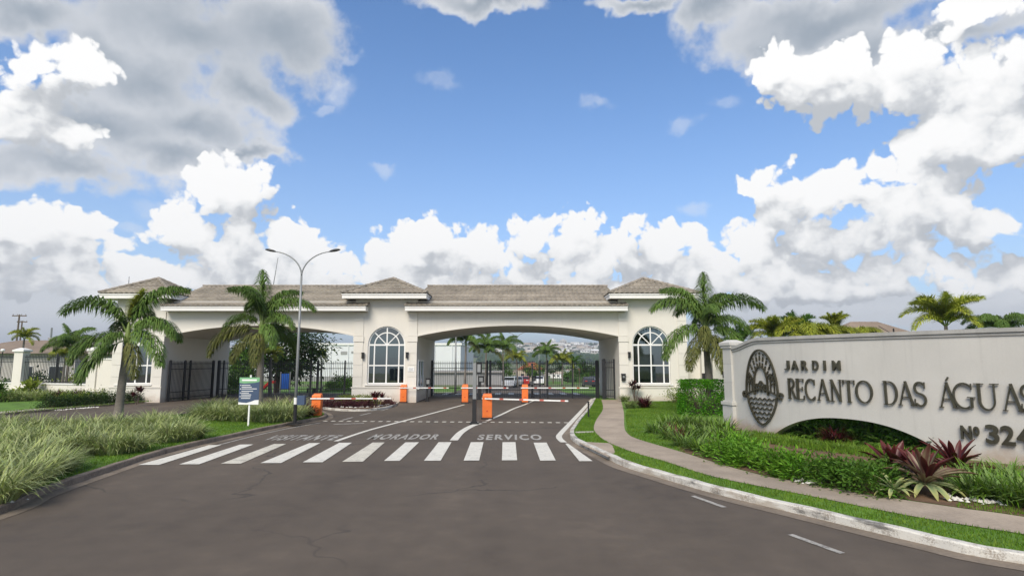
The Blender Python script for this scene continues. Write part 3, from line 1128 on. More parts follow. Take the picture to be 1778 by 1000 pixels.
        g.build('pane', M_GLASS, win)
    # pilasters of rusticated blocks
    for sx in (0, 1):
        px0 = x0 if sx == 0 else x1 - .54
        zz = Z_PL + .07
        hs = [.62, .72, .72, .72, .36, .95, .95]
        topz = ZE0 - .02 if not (sx == 0 and x0 < -24 or sx == 1 and x1 > 10) else ZT0 - .02
        for i, h in enumerate(hs):
            if zz > topz - .1:
                break
            z1_ = min(zz + h, topz)
            b = MB()
            d = .05 if i != 4 else .085
            e = 0 if i != 4 else .03
            b.box(px0 - .02 - e, px0 + .56 + e, FY - d, FY + .02, zz + .008, z1_ - .008)
            b.build('block', M_WALL, gh)
            zz = z1_


for i, tw in enumerate(TOW):
    tower(*tw, i == 0)

# blinds behind the right tower's glass
bl = MB()
cx = TOW[2][3]
for k in range(24):
    z = fz(666.5) + .3 + k * .085
    bl.box(cx - 1.0, cx - .06, FY + .36, FY + .375, z, z + .07)
bl.build('blind', M_HOUSEB, gh)


def vault(x0, x1):
    """drive-through: front wall with a flat segmental arch, vault behind it, rear wall"""
    mb = MB()
    n = 20
    w = x1 - x0
    za = lambda t: Z_SPR + (Z_APX - Z_SPR) * (1 - (2 * abs(t - .5)) ** 2.1)
    top = ZE0 + .03
    for k in range(n):
        t0, t1 = k / n, (k + 1) / n
        a0, a1, b0, b1 = x0 + w * t0, x0 + w * t1, za(t0), za(t1)
        mb.quad((a0, FY + .02, b0), (a1, FY + .02, b1), (a1, FY + .02, top), (a0, FY + .02, top))
        mb.quad((a0, BACK, b0), (a0, BACK, top), (a1, BACK, top), (a1, BACK, b1))
        mb.quad((a0, FY + .02, b0), (a0, BACK, b0), (a1, BACK, b1), (a1, FY + .02, b1))
    mb.build('arch_wall', M_WALL, gh)
    # fine bead along the arch edge
    bd = MB()
    ln = [(x0 + w * k / n, za(k / n) + .05) for k in range(n + 1)]
    bd.ribbon(ln, .1, .03, lambda a, b, d: (a, FY + .018 - d, b))
    bd.build('arch_bead', M_WALL, gh)


vault(TOW[0][1], TOW[1][0])
vault(TOW[1][1], TOW[2][0])


def tile_slope(p0, p1, q1, q0, rows, tw=.31, lift=.035, amp=.04):
    """barrel tiles laid in courses over a planar quad or triangle (eave p0-p1, top q0-q1)"""
    p0, p1, q0, q1 = map(Vector, (p0, p1, q0, q1))
    e = (p1 - p0)
    L = e.length
    e.normalize()
    nrm = e.cross(q0 - p0 if (q0 - p0).length > 0.01 else q1 - p0).normalized()
    if nrm.z < 0:
        nrm = -nrm
    mb = MB()
    sub = 4
    prof = [0.0, .72, 1.0, .72]
    ncol = int(L / tw) * sub
    xl = (q0 - p0).dot(e)
    xr = (q1 - p0).dot(e)

    def up(v):      # in-slope up vector (perpendicular to eave)
        return (q0 - p0) - e * (q0 - p0).dot(e)
    U = up(0)
    for j in range(rows):
        v0, v1 = j / rows, (j + 1) / rows + .02
        lo, hi = [], []
        jit = rnd.uniform(-.03, .03)
        for i in range(ncol + 1):
            x = L * i / ncol
            h = amp * prof[i % sub]
            a0, b0 = xl * v0, L + (xr - L) * v0
            a1, b1 = xl * min(v1, 1), L + (xr - L) * min(v1, 1)
            xa, xb = min(max(x + jit, a0), b0), min(max(x + jit, a1), b1)
            k = rnd.uniform(-.005, .005)
            lo.append(p0 + e * xa + U * v0 + nrm * (h + lift + k))
            hi.append(p0 + e * xb + U * min(v1, 1) + nrm * (h * .9))
        n = ncol + 1
        low = [p - nrm * (lift + .015) for p in lo]
        vs = low + lo + hi
        fs = []
        for i in range(ncol):
            if (lo[i + 1] - lo[i]).length < 1e-5 and (hi[i + 1] - hi[i]).length < 1e-5:
                continue
            fs.append((i, i + 1, n + i + 1, n + i))
            fs.append((n + i, n + i + 1, 2 * n + i + 1, 2 * n + i))
        mb.add(vs, fs)
    return mb


def cap_row(a, b, r=.11, step=.36):
    """ridge or hip caps: overlapping half-round tiles"""
    a, b = Vector(a), Vector(b)
    n = max(2, int((b - a).length / step))
    d = (b - a) / n
    t = d.normalized()
    s = t.cross(Vector((0, 0, 1))).normalized()
    u = s.cross(t).normalized()
    if u.z < 0:
        u = -u
    mb = MB()
    for k in range(n):
        c0, c1 = a + d * k, a + d * (k + 1.12)
        vs = []
        for c, rr in ((c0, r * 1.12), (c1, r * .92)):
            for m_ in range(6):
                th = pi * m_ / 5
                vs.append(c + s * rr * cos(th) + u * (rr * sin(th) - .01))
        mb.add(vs, [(i, i + 1, 7 + i, 6 + i) for i in range(5)] + [(0, 1, 2, 3, 4, 5)])
    return mb


def slab(pts, t, m, name='roof_deck'):
    mb = MB()
    up = [Vector(p) - Vector((0, 0, .012)) for p in pts]
    dn = [Vector(p) - Vector((0, 0, t)) for p in pts]
    n = len(pts)
    mb.add(up + dn, [tuple(range(n)), tuple(range(2 * n - 1, n - 1, -1))] + [(i, n + i, n + (i + 1) % n, (i + 1) % n) for i in range(n)])
    return mb.build(name, m, gh)


def link_roof(x0, x1, e0, e1):
    """low-pitched roof over an arch; e0,e1 = eave ends, x0,x1 = where it dies into the towers"""
    RY, RZ = 40.4, fz(497.5, 40.4)
    RB = 2 * RY - EY
    sl = (RZ - ZE1) / (RY - EY)
    kick = .8
    bz = ZE1 + kick * sl * .72
    by = EY + kick
    roof = slab([(e0, EY, ZE1), (e1, EY, ZE1), (x1, RY, RZ), (x0, RY, RZ)], .06, M_TILE)
    slab([(e1, RB, ZE1), (e0, RB, ZE1), (x0, RY, RZ), (x1, RY, RZ)], .06, M_TILE)
    t1 = tile_slope((e0, EY - .06, ZE1 - .01), (e1, EY - .06, ZE1 - .01), (e1, by, bz), (e0, by, bz), 2)
    o = t1.build('roof_tiles', M_TILE, roof)
    o['kind'] = 'stuff'
    t2 = tile_slope((x0, by + .02, bz + .09), (x1, by + .02, bz + .09), (x1, RY, RZ), (x0, RY, RZ), 11)
    o = t2.build('roof_tiles', M_TILE, roof)
    o['kind'] = 'stuff'
    t3 = tile_slope((x1, RB, ZE1), (x0, RB, ZE1), (x0, RY, RZ), (x1, RY, RZ), 12)
    o = t3.build('roof_tiles', M_TILE, roof)
    o['kind'] = 'stuff'
    mm = MB()
    mm.box(e0 + .35, e1 - .35, by - .03, by + .05, bz - .02, bz + .16)
    mm.build('mortar_strip', M_MORTAR, roof)
    cap_row((x0, RY, RZ + .03), (x1, RY, RZ + .03)).build('ridge_cap', M_RIDGE, roof)
    cap_row((e0, EY, ZE1 + .03), (e0, by + .1, bz + .06), .09).build('hip_cap', M_RIDGE, roof)
    cap_row((e1, EY, ZE1 + .03), (e1, by + .1, bz + .06), .09).build('hip_cap', M_RIDGE, roof)
    f = MB()
    f.box(e0, e1, EY, EY + .09, ZE0, ZE1 - .012)
    f.box(e0 + .003, e0 + .09, EY + .09, FY + .3, ZE0, ZE1 - .012)
    f.box(e1 - .09, e1 - .003, EY + .09, FY + .3, ZE0, ZE1 - .012)
    f.box(e0, e1, EY - .035, EY, ZE1 - .09, ZE1 - .03)
    f.build('fascia', M_TRIM, gh)
    s = MB()
    s.box(e0 + .09, e1 - .09, EY + .09, FY + .02, ZE0 + .03, ZE0 + .06)
    s.build('soffit', M_WALL, gh)


def eave_x(px):
    return P(px, 535, EY).x


link_roof(TOW[0][1], TOW[1][0], eave_x(279), eave_x(635))
link_roof(TOW[1][1], TOW[2][0], eave_x(703), eave_x(1090))


def tower_roof(x0, x1, oh):
    a, b = x0 - oh, x1 + oh
    d = b - a
    y0, y1 = TY, TY + d
    cx_, cy = (a + b) / 2, TY + d / 2
    z0 = ZT1
    z1 = fz(484.5, cy)
    ap = (cx_, cy, z1)
    roof = slab([(a, y0, z0), (b, y0, z0), (b, y1, z0), (a, y1, z0)], .05, M_TILE)
    c = [(a - .05, y0 - .05, z0), (b + .05, y0 - .05, z0), (b + .05, y1 + .05, z0), (a - .05, y1 + .05, z0)]
    for k in range(4):
        p, q = c[k], c[(k + 1) % 4]
        t = tile_slope(p, q, ap, ap, 9)
        o = t.build('roof_tiles', M_TILE, roof)
        o['kind'] = 'stuff'
        cap_row((p[0], p[1], p[2] + .04), (ap[0], ap[1], ap[2] + .05)).build('hip_cap', M_RIDGE, roof)
    # pale course where the pitch changes
    k = .34
    m_ = MB()
    za = z0 + (z1 - z0) * k + .03
    for (s0, s1) in (((a, y0), (b, y0)), ((b, y0), (b, y1)), ((a, y1), (a, y0))):
        p = Vector((s0[0] + (cx_ - s0[0]) * k, s0[1] + (cy - s0[1]) * k, za))
        q = Vector((s1[0] + (cx_ - s1[0]) * k, s1[1] + (cy - s1[1]) * k, za))
        m_.tube([p.lerp(q, .06), p.lerp(q, .94)], .035, 6)
    m_.build('mortar_strip', M_MORTAR, roof)
    f = MB()
    zc = z0 - .012
    f.box(a, b, y0, y0 + .09, ZT0, zc)
    f.box(a, b, y1 - .09, y1, ZT0, zc)
    f.box(a, a + .09, y0 + .09, y1 - .09, ZT0, zc)
    f.box(b - .09, b, y0 + .09, y1 - .09, ZT0, zc)
    f.box(a - .03, b + .03, y0 - .035, y0, zc - .09, zc - .02)
    f.box(b, b + .035, y0, y1, zc - .09, zc - .02)
    f.box(a - .035, a, y0, y1, zc - .09, zc - .02)
    f.build('fascia', M_TRIM, gh)
    s = MB()
    s.box(a + .09, b - .09, y0 + .09, FY - .005, ZT0 + .03, ZT0 + .06)
    s.box(a + .09, x0 - .005, FY - .004, y1 - .09, ZT0 + .03, ZT0 + .06)
    s.box(x1 + .005, b - .09, FY - .004, y1 - .09, ZT0 + .03, ZT0 + .06)
    s.build('soffit', M_WALL, gh)


for x0, x1, r_, c_ in TOW:
    tower_roof(x0, x1, .66)

# service window in the middle tower's side wall, facing the drive
sw = MB()
X1 = TOW[1][1]
za, zb, ya, yb = .92, 2.58, FY + .35, FY + 2.45
fr = lambda a, b, d: (X1 + .02 + d, a, b)
sw.ribbon([(ya, za), (yb, za), (yb, zb), (ya, zb)], .12, .08, fr, closed=True)
ym = (ya + yb) / 2
sw.ribbon([(ym, za), (ym, zb)], .09, .07, fr)
sw.box(X1, X1 + .16, ya - .12, yb + .12, za - .14, za - .065)
s = sw.build('side_window', M_FRAME, gh)
for u0, u1 in ((ya, ym), (ym, yb)):
    g = MB()
    g.quad((X1 + .04, u0, za), (X1 + .04, u1, za), (X1 + .04, u1, zb), (X1 + .04, u0, zb))
    g.build('pane', M_GLASS, s)


def wall_lamp(px, py, label):
    p = P(px, py, FY)
    y = FY - .05
    t = thing('wall_lamp', label, 'wall lamp', (p.x, y, p.z), 'wall lamps on the gatehouse')
    b = MB()
    b.box(p.x - .075, p.x + .075, y - .15, y - .03, p.z - .17, p.z + .17)
    b.box(p.x - .095, p.x + .095, y - .17, y - .02, p.z + .17, p.z + .2)
    b.build('lamp_body', M_BLACK, t)
    b = MB()
    b.box(p.x - .05, p.x + .05, y - .03, y + .04, p.z - .06, p.z + .06)
    b.build('bracket', M_BLACK, t)


wall_lamp(631, 617.5, 'small black box lamp on the middle tower, left of its window')
wall_lamp(707.5, 617, 'small black box lamp on the middle tower, right of its window')
wall_lamp(1092, 616.5, 'small black box lamp left of the right tower window')

# intercom and notice plate
p = P(1082, 655, FY)
it = thing('intercom', 'black intercom box on the right tower beside the pedestrian gate', 'intercom', (p.x, FY - .05, p.z))
b = MB()
b.box(p.x - .12, p.x + .12, FY - .2, FY - .05, p.z - .2, p.z + .18)
b.frustum(p.x, FY - .13, p.z + .18, p.z + .24, .15, .11, .12, .08)
b.build('housing', M_BLACK, it)
b = MB()
b.box(p.x - .06, p.x + .06, FY - .212, FY - .2, p.z - .02, p.z + .1)
b.build('screen', M_GREYM, it)
p = P(714, 641, FY)
pl = thing('notice_plate', 'small white notice plate on the middle tower pilaster facing the road', 'notice', (p.x, FY - .05, p.z))
b = MB()
b.box(p.x - .2, p.x + .2, FY - .075, FY - .052, p.z - .13, p.z + .13)
b.build('plate', M_WHITE, pl)
b = MB()
for k in range(4):
    b.box(p.x - .15, p.x + .15 - .05 * (k % 2), FY - .079, FY - .074, p.z + .06 - k * .05, p.z + .075 - k * .05)
o = b.build('print', M_GREYM, pl)


def whip(px, py0, py1, Y, label, lean=0.0):
    a, c = P(px, py0, Y), P(px, py1, Y)
    t = thing('roof_antenna', label, 'antenna', (a.x, a.y, a.z), 'thin whip antennas on the roofs')
    b = MB()
    b.tube([(a.x, a.y, a.z), (a.x + lean, a.y, c.z)], [.035, .018], 5)
    b.build('whip', M_GREYM, t)
    b = MB()
    b.box(a.x - .08, a.x + .08, a.y - .08, a.y + .08, a.z - .06, a.z + .02)
    b.build('foot', M_GREYM, t)


whip(474, 499, 447, 40.4, 'thin whip antenna behind the palm beside the street lamp', .25)
whip(222, 508, 480, 37.6, 'short whip antenna on the left tower roof behind the left palm')
whip(1224, 560, 474, 42.0, 'thin whip antenna rising behind the right palm')


# ---------------------------------------------------------------- black steel gates
BAR_ME = None


def bar_mesh(h):
    b = MB()
    b.box(-.011, .011, -.011, .011, 0, h)
    b.frustum(0, 0, h, h + .07, .011, .011, .002, .002)
    return b.mesh('bar', M_IRON)


def iron_gate(name, label, cat, a, b, z0, h, step, posts, group=None, rails=(0.12, 0.5, 1.95)):
    a, b = Vector(a), Vector(b)
    t = thing(name, label, cat, (a.x, a.y, z0), group)
    d = b - a
    L = d.length
    u = d / L
    me = bar_mesh(h)
    n = max(1, int(L / step))
    for k in range(n):
        q = a + u * ((k + .5) * L / n)
        o = link('bar', me, t, world=False)
        o.location = (q.x - a.x, q.y - a.y, .08)
    ang = atan2(d.y, d.x)
    for r_ in list(rails) + [h - .12]:
        m_ = MB()
        c = (a + b) / 2
        m_.obox((c.x, c.y, z0 + r_ + .08), (u.x * L / 2, u.y * L / 2, 0), (-u.y * .02, u.x * .02, 0), (0, 0, .022))
        m_.build('rail', M_IRON, t)
    for s_, w_ in posts:
        q = a + u * (s_ * L)
        m_ = MB()
        m_.obox((q.x, q.y, z0 + (h + .15) / 2), (u.x * w_, u.y * w_, 0), (-u.y * w_, u.x * w_, 0), (0, 0, (h + .15) / 2))
        m_.frustum(q.x, q.y, z0 + h + .15, z0 + h + .2, w_ * 1.1, w_ * 1.1, .01, .01)
        m_.build('post', M_IRON, t)
    return t


iron_gate('gate_leaf', 'open black gate leaf standing along the left tower passage wall', 'gate', (-21.66, 36.75), (-21.2, 41.3), 0, 2.42, .13, [(0.02, .06), (.33, .05), (.45, .05), (.99, .07)])
iron_gate('sliding_gate', 'closed black sliding gate across the left arch', 'gate', (-20.9, 41.5), (-9.95, 41.5), 0, 2.42, .13, [(0, .09), (.03, .05), (.27, .06), (.33, .05), (.6, .06), (.645, .07), (.82, .04)])
iron_gate('sliding_gate', 'black sliding gate panel at the left end of the right arch', 'gate', (-5.9, 43.0), (-1.75, 43.0), 0, 2.42, .13, [(0, .06), (.98, .07)])
iron_gate('sliding_gate', 'long black sliding gate closing the service side of the right arch', 'gate', (-1.5, 40.2), (5.95, 40.2), 0, 2.42, .13, [(0, .08), (.46, .05), (.53, .06), (.76, .04), (.99, .12)])
iron_gate('pedestrian_gate', 'narrow black pedestrian gate between the drive and the right tower', 'gate', (6.0, 38.0), (6.68, 38.0), 0.1, 2.4, .11, [(0, .11), (.98, .05)])


# ---------------------------------------------------------------- curved sign wall
SPATH = smooth_line([Vector(p) for p in [(7.95, 21.6), (8.36, 19.9), (8.95, 18.45), (9.75, 17.0), (10.7, 15.55), (11.75, 14.05), (12.9, 12.5), (14.2, 11.0), (15.7, 9.6)]], 14)
SL = [0.0]
for i in range(1, len(SPATH)):
    SL.append(SL[-1] + (SPATH[i] - SPATH[i - 1]).length)


def sp(s):
    s = min(max(s, 0), SL[-1] - 1e-4)
    i = max(k for k in range(len(SL)) if SL[k] <= s)
    i = min(i, len(SL) - 2)
    f = (s - SL[i]) / (SL[i + 1] - SL[i])
    p = SPATH[i].lerp(SPATH[i + 1], f)
    a, b = SPATH[max(i - 1, 0)], SPATH[min(i + 2, len(SPATH) - 1)]
    t = (b - a).normalized()
    return p, t, Vector((t.y, -t.x))     # point, tangent, outward normal (towards the road)


def s_px(px, z=1.7):
    """arc length at which the wall face shows at this column"""
    lo, hi = 0.0, SL[-1]
    for _ in range(40):
        m_ = (lo + hi) / 2
        p = sp(m_)[0]
        v = Vector((p.x, p.y, z - CAM_H))
        x = 889 + FPX * v.x / v.dot(FW)
        if x < px:
            lo = m_
        else:
            hi = m_
    return lo


def onwall(off=0.0):
    def f(a, b, d):
        p, t, n = sp(a)
        q = p + n * (off + d)
        return (q.x, q.y, b)
    return f


if sp(3)[2].x > 0:
    raise RuntimeError('sign wall faces away')
S0, S1 = 0.45, SL[-1]
SW = thing('sign_wall', 'curved white entrance sign wall with bronze emblem, raised lettering and low arch', 'sign wall', (SPATH[0].x, SPATH[0].y, 0.1))
A0, A1 = s_px(1333), s_px(1648)
ZTOP = 3.16


def w_top(s):
    return ZTOP - .26 * (1 - sstep(0, 1.5, s - S0))


def w_low(s):
    if s <= A0 or s >= A1:
        return 0.0
    t = (s - A0) / (A1 - A0)
    return max(0.0, .86 * (1 - abs(2 * t - 1) ** 2.3) ** .9)


TH = .34
mb = MB()
ss_ = [S0 + (S1 - S0) * k / 150 for k in range(151)]
for k in range(150):
    a, c = ss_[k], ss_[k + 1]
    f = onwall(0)
    la, lc, ta, tc = w_low(a), w_low(c), w_top(a), w_top(c)
    mb.quad(f(a, la, 0), f(c, lc, 0), f(c, tc, 0), f(a, ta, 0))
    mb.quad(f(a, la, -TH), f(a, ta, -TH), f(c, tc, -TH), f(c, lc, -TH))
    mb.quad(f(a, la, 0), f(a, la, -TH), f(c, lc, -TH), f(c, lc, 0))
    mb.quad(f(a, ta, 0), f(c, tc, 0), f(c, tc, -TH), f(a, ta, -TH))
bmw = mb.build('wall', M_SIGNWALL, SW)
cp = MB()
for (o0, o1, z0_, z1_) in ((.035, TH + .035, -.03, .05), (.075, TH + .075, .05, .15)):
    vs, fs = [], []
    for s_ in ss_:
        t = w_top(s_)
        for (o_, z_) in ((o0, z0_), (o0, z1_), (-o1, z1_), (-o1, z0_)):
            vs.append(onwall(o_)(s_, t + z_, 0))
    for k in range(150):
        for j in range(4):
            fs.append((k * 4 + j, k * 4 + 4 + j, k * 4 + 4 + (j + 1) % 4, k * 4 + (j + 1) % 4))
    cp.add(vs, fs)
cp.build('coping', M_COPING, SW)
# end post: plinth, shaft with joints, cap
p, t, n = sp(.2)
c = p - n * TH / 2


def pbox(mb_, hw, z0, z1, hw2=None):
    hw2 = hw2 or hw
    vs = []
    for z, h in ((z0, hw), (z1, hw2)):
        for j in (-1, 1):
            for i in (-1, 1):
                q = c + t * h * i + n * h * j
                vs.append((q.x, q.y, z))
    mb_.add(vs, [(0, 2, 3, 1), (4, 5, 7, 6), (0, 1, 5, 4), (2, 6, 7, 3), (0, 4, 6, 2), (1, 3, 7, 5)])


pb = MB()
pbox(pb, .31, 0, .95)
pbox(pb, .35, .95, 1.06)
pbox(pb, .29, 1.06, 1.1)
post = pb.build('end_post', M_SIGNWALL, SW)
z = 1.1
for h in (.66, .66, .58):
    b = MB()
    pbox(b, .25, z + .006, z + h - .006)
    b.build('block', M_SIGNWALL, post)
    z += h
b = MB()
pbox(b, .24, 1.1, z)
pbox(b, .3, z, z + .1)
pbox(b, .34, z + .1, z + .2)
pbox(b, .34, z + .2, z + .3, .12)
b.build('post_cap', M_SIGNWALL, post)
q = c - t * .25 + n * .1
fl = thing('wall_lamp', 'small black lamp on the end post of the sign wall', 'wall lamp', (q.x, q.y, 2.02))
b = MB()
b.obox((q.x - t.x * .1, q.y - t.y * .1, 2.02), (t.x * .09, t.y * .09, 0), (n.x * .08, n.y * .08, 0), (0, 0, .12))
b.build('lamp_body', M_BLACK, fl)


# --- letters drawn with strokes in a unit box
def arc(cx, cy, rx, ry, a0, a1, n=14):
    return [(cx + rx * cos(radians(a0 + (a1 - a0) * k / n)), cy + ry * sin(radians(a0 + (a1 - a0) * k / n))) for k in range(n + 1)]


K, k_ = .16, .085     # thick and thin strokes, in units of letter width / height mix
GLY = {
    'R': [([(.22, 0), (.22, 1)], K), (arc(.42, .755, .36, .225, 95, -95), .12), ([(.22, .975), (.44, .975)], .06), ([(.22, .53), (.44, .53)], .06), ([(.45, .53), (.9, .02)], K), ([(.02, .03), (.4, .03)], .06), ([(.02, .97), (.25, .97)], .06), ([(.8, .03), (1.02, .03)], .06)],
    'E': [([(.22, 0), (.22, 1)], K + .04), ([(.02, .97), (.9, .97)], .06), ([(.02, .03), (.93, .03)], .06), ([(.2, .52), (.75, .52)], .06), ([(.88, .82), (.88, .99)], .07), ([(.91, .01), (.91, .2)], .07), ([(.74, .43), (.74, .61)], .06)],
    'C': [(arc(.56, .5, .48, .475, 50, 310, 22), .12), ([(.9, .7), (.9, .96)], .06), ([(.9, .06), (.9, .2)], .05)],
    'A': [([(.5, 1.0), (.1, .02)], .075), ([(.48, 1.0), (.88, .02)], .16), ([(.24, .36), (.74, .36)], .06), ([(-.02, .03), (.24, .03)], .06), ([(.74, .03), (1.03, .03)], .06)],
    'N': [([(.16, 0), (.16, 1)], .075), ([(.14, .99), (.84, .02)], .17), ([(.85, 0), (.85, 1)], .075), ([(0, .97), (.22, .97)], .06), ([(.02, .03), (.32, .03)], .06), ([(.7, .97), (1.0, .97)], .06)],
    'T': [([(.5, 0), (.5, .97)], .17), ([(.02, .965), (.98, .965)], .065), ([(.04, .78), (.04, .99)], .06), ([(.96, .78), (.96, .99)], .06), ([(.32, .03), (.68, .03)], .06)],
    'O': [(arc(.5, .5, .455, .465, 0, 360, 28), [.17 - .07 * abs(sin(2 * pi * k / 28)) for k in range(29)])],
    'D': [([(.18, 0), (.18, 1)], K), ([(.0, .97), (.45, .97)], .06), ([(.0, .03), (.45, .03)], .06), (arc(.42, .5, .5, .465, 90, -90, 20), [.06 + .11 * sin(pi * k / 20) for k in range(21)])],
    'S': [(arc(.5, .74, .38, .225, 35, 270, 14) + arc(.5, .265, .4, .235, 90, -145, 14)[1:], .13), ([(.86, .72), (.86, .98)], .06), ([(.09, .02), (.09, .3)], .06)],
    'G': [(arc(.5, .5, .47, .47, 48, 300, 22), .12), ([(.84, .06), (.84, .45)], .14), ([(.64, .45), (1.0, .45)], .06), ([(.85, .74), (.85, .97)], .06)],
    'U': [([(.2, .99), (.2, .36)] + arc(.5, .34, .3, .32, 180, 360, 14) + [(.8, .36), (.8, .99)], [.17] * 2 + [.15] * 4 + [.12] * 4 + [.09] * 7 + [.085] * 2), ([(.0, .97), (.4, .97)], .06), ([(.64, .97), (1.0, .97)], .06)],
}
GLY['ACUTE'] = GLY['A'] + [([(.46, 1.04), (.62, 1.2)], .10)]


def letter(strokes, a0, a1, z0, z1, depth=.06):
    w, h = a1 - a0, z1 - z0
    mb = MB()
    for i, (ln, wd) in enumerate(strokes):
        pts = [(a0 + x * w, z0 + y * h) for x, y in ln]
        sc = h * .53
        mb.ribbon(pts, [x * sc for x in wd] if hasattr(wd, '__len__') else wd * sc, depth - .004 * i, onwall(.03))
    mb.build('letter', M_LETTER, SW)


ZB, ZC = 1.335, 1.985
for ch, x0, x1 in [('R', 1369.5, 1383.5), ('E', 1384, 1398.5), ('C', 1399.5, 1418), ('A', 1420.5, 1441.5), ('N', 1443, 1464), ('T', 1465.5, 1486), ('O', 1487.5, 1516.5),
                   ('D', 1535, 1560), ('A', 1560.5, 1589), ('S', 1587.5, 1610.5), ('ACUTE', 1631, 1662), ('G', 1656, 1694), ('U', 1693, 1737), ('A', 1741, 1776), ('S', 1772, 1800)]:
    letter(GLY[ch], s_px(x0), s_px(x1), ZB, ZC)


def sans(txt, x0, x1, z0, z1, bold, depth=.06):
    """one plain letter or digit, curved on to the wall"""
    cu = bpy.data.curves.new('letter', 'FONT')
    cu.body = txt
    cu.size = 1.0
    cu.offset = bold
    cu.extrude = .5
    cu.resolution_u = 4
    tmp = bpy.data.objects.new('letter', cu)
    me = bpy.data.meshes.new_from_object(tmp)
    bpy.data.objects.remove(tmp)
    xs = [v.co.x for v in me.vertices]
    ys_ = [v.co.y for v in me.vertices]
    lo, hi, b0, b1 = min(xs), max(xs), min(ys_), max(ys_)
    a0, a1 = s_px(x0), s_px(x1)
    f = onwall(.03)
    for v in me.vertices:
        v.co = f(a0 + (v.co.x - lo) / (hi - lo) * (a1 - a0), z0 + (v.co.y - b0) / (b1 - b0) * (z1 - z0), (v.co.z + .5) * depth)
    me.materials.clear()
    me.materials.append(M_LETTER)
    link('letter', me, SW)


for ch, x0, x1 in [('J', 1366.5, 1375), ('A', 1378.5, 1390.5), ('R', 1396, 1406.5), ('D', 1415.5, 1425.5), ('I', 1434.8, 1438.4), ('M', 1450, 1464)]:
    sans(ch, x0, x1, 2.24, 2.54, .012)
sans('N', 1663.6, 1682, .60, .93, .03)
sans('o', 1685, 1695.5, .70, .93, .025)
for ch, x0, x1 in [('3', 1706, 1729), ('2', 1732, 1756), ('4', 1759, 1783)]:
    sans(ch, x0, x1, .545, 1.0, .022)

# --- emblem
E0, E1 = s_px(1298.5), s_px(1352.5)
EC, EW = (E0 + E1) / 2, (E1 - E0) / 2
EZ0, EZ1 = .42, 2.90
em = MB()
MIDZ = 1.36
top_h = EZ1 - MIDZ
low_h = MIDZ - EZ0
f = onwall(.03)


def ez(u, v):        # u in -1..1, v in -1 (bottom point) .. 1 (top)
    return (EC + u * EW, MIDZ + (v * top_h if v > 0 else v * low_h))


outl = [ez(cos(radians(a)), sin(radians(a))) for a in range(0, 181, 6)]
em.ribbon([ez(1, -.02)] + outl[1:-1] + [ez(-1, -.02)], .045, .07, f)
lowl = [(-.92, 0), (-.86, -.25), (-.70, -.52), (-.48, -.76), (-.24, -.93), (0, -1), (.24, -.93), (.48, -.76), (.70, -.52), (.86, -.25), (.92, 0)]
em.ribbon([ez(*q) for q in lowl], .045, .068, f)
# brim line between the halves, curling outwards
brim = [ez(x / 10, .02 + .13 * cos(x / 10 * pi / 2)) for x in range(-9, 10)]
em.ribbon([ez(-1.12, -.06)] + brim + [ez(1.12, -.06)], .04, .066, f)
for sx in (-1, 1):
    ctr = ez(sx * 1.13, 0.02)
    em.ribbon([(ctr[0] + .085 * cos(radians(a)), ctr[1] + .085 * sin(radians(a))) for a in range(0, 330, 30)], .07, .064, f)
# inner oval
em.ribbon([ez(.42 * cos(radians(a)), .24 + .40 * sin(radians(a))) for a in range(0, 181, 9)], .04, .062, f)
em.ribbon([ez(.42, .24), ez(.42, .02)], .05, .06, f)
em.ribbon([ez(-.42, .24), ez(-.42, .02)], .05, .058, f)
emblem = em.build('emblem', M_LETTER, SW)
# rays: rings of dashes fanning out round the oval
for ring, (r0, r1) in enumerate(((.60, .70), (.74, .86), (.88, .95))):
    for k in range(11):
        a = radians(14 + 152 * k / 10)
        d = MB()
        rr0, rr1 = r0, r1 * (1 if ring < 2 else .985)
        d.ribbon([ez(rr0 * cos(a) * .97, .1 + rr0 * .9 * sin(a)), ez(rr1 * cos(a) * .97, .1 + rr1 * .9 * sin(a))], .036 if ring < 2 else .03, .05, f)
        d.build('ray', M_LETTER, emblem)
# trees and hills above the brim
for (u, hgt) in ((-.78, .40), (-.58, .30), (.60, .42), (.80, .34), (-.24, .20), (.0, .26), (.24, .19)):
    d = MB()
    d.ribbon([ez(u, .08), ez(u, hgt)], .024, .05, f)
    for k in range(5):
        a = radians(20 + 35 * k)
        d.ribbon([ez(u, hgt), ez(u + .13 * cos(a), hgt + .07 * sin(a)), ez(u + .19 * cos(a), hgt + .07 * sin(a) - .06)], .02, .046, f)
    d.build('tree_motif', M_LETTER, emblem)
# waves: chevrons below the brim
for r_ in range(5):
    v = -.12 - .165 * r_
    hw = max(.18, .84 * (1 - (abs(v) + .12) ** 2.2) ** .5) if abs(v) < .86 else .18
    n_ = 9
    line = []
    k = 0
    x = -hw
    while x <= hw + 1e-6:
        line.append(ez(x, v + (.05 if k % 2 else -.03)))
        x += .145
        k += 1
    if len(line) > 1:
        d = MB()
        d.ribbon(line, .034, .05, f)
        d.build('wave', M_LETTER, emblem)


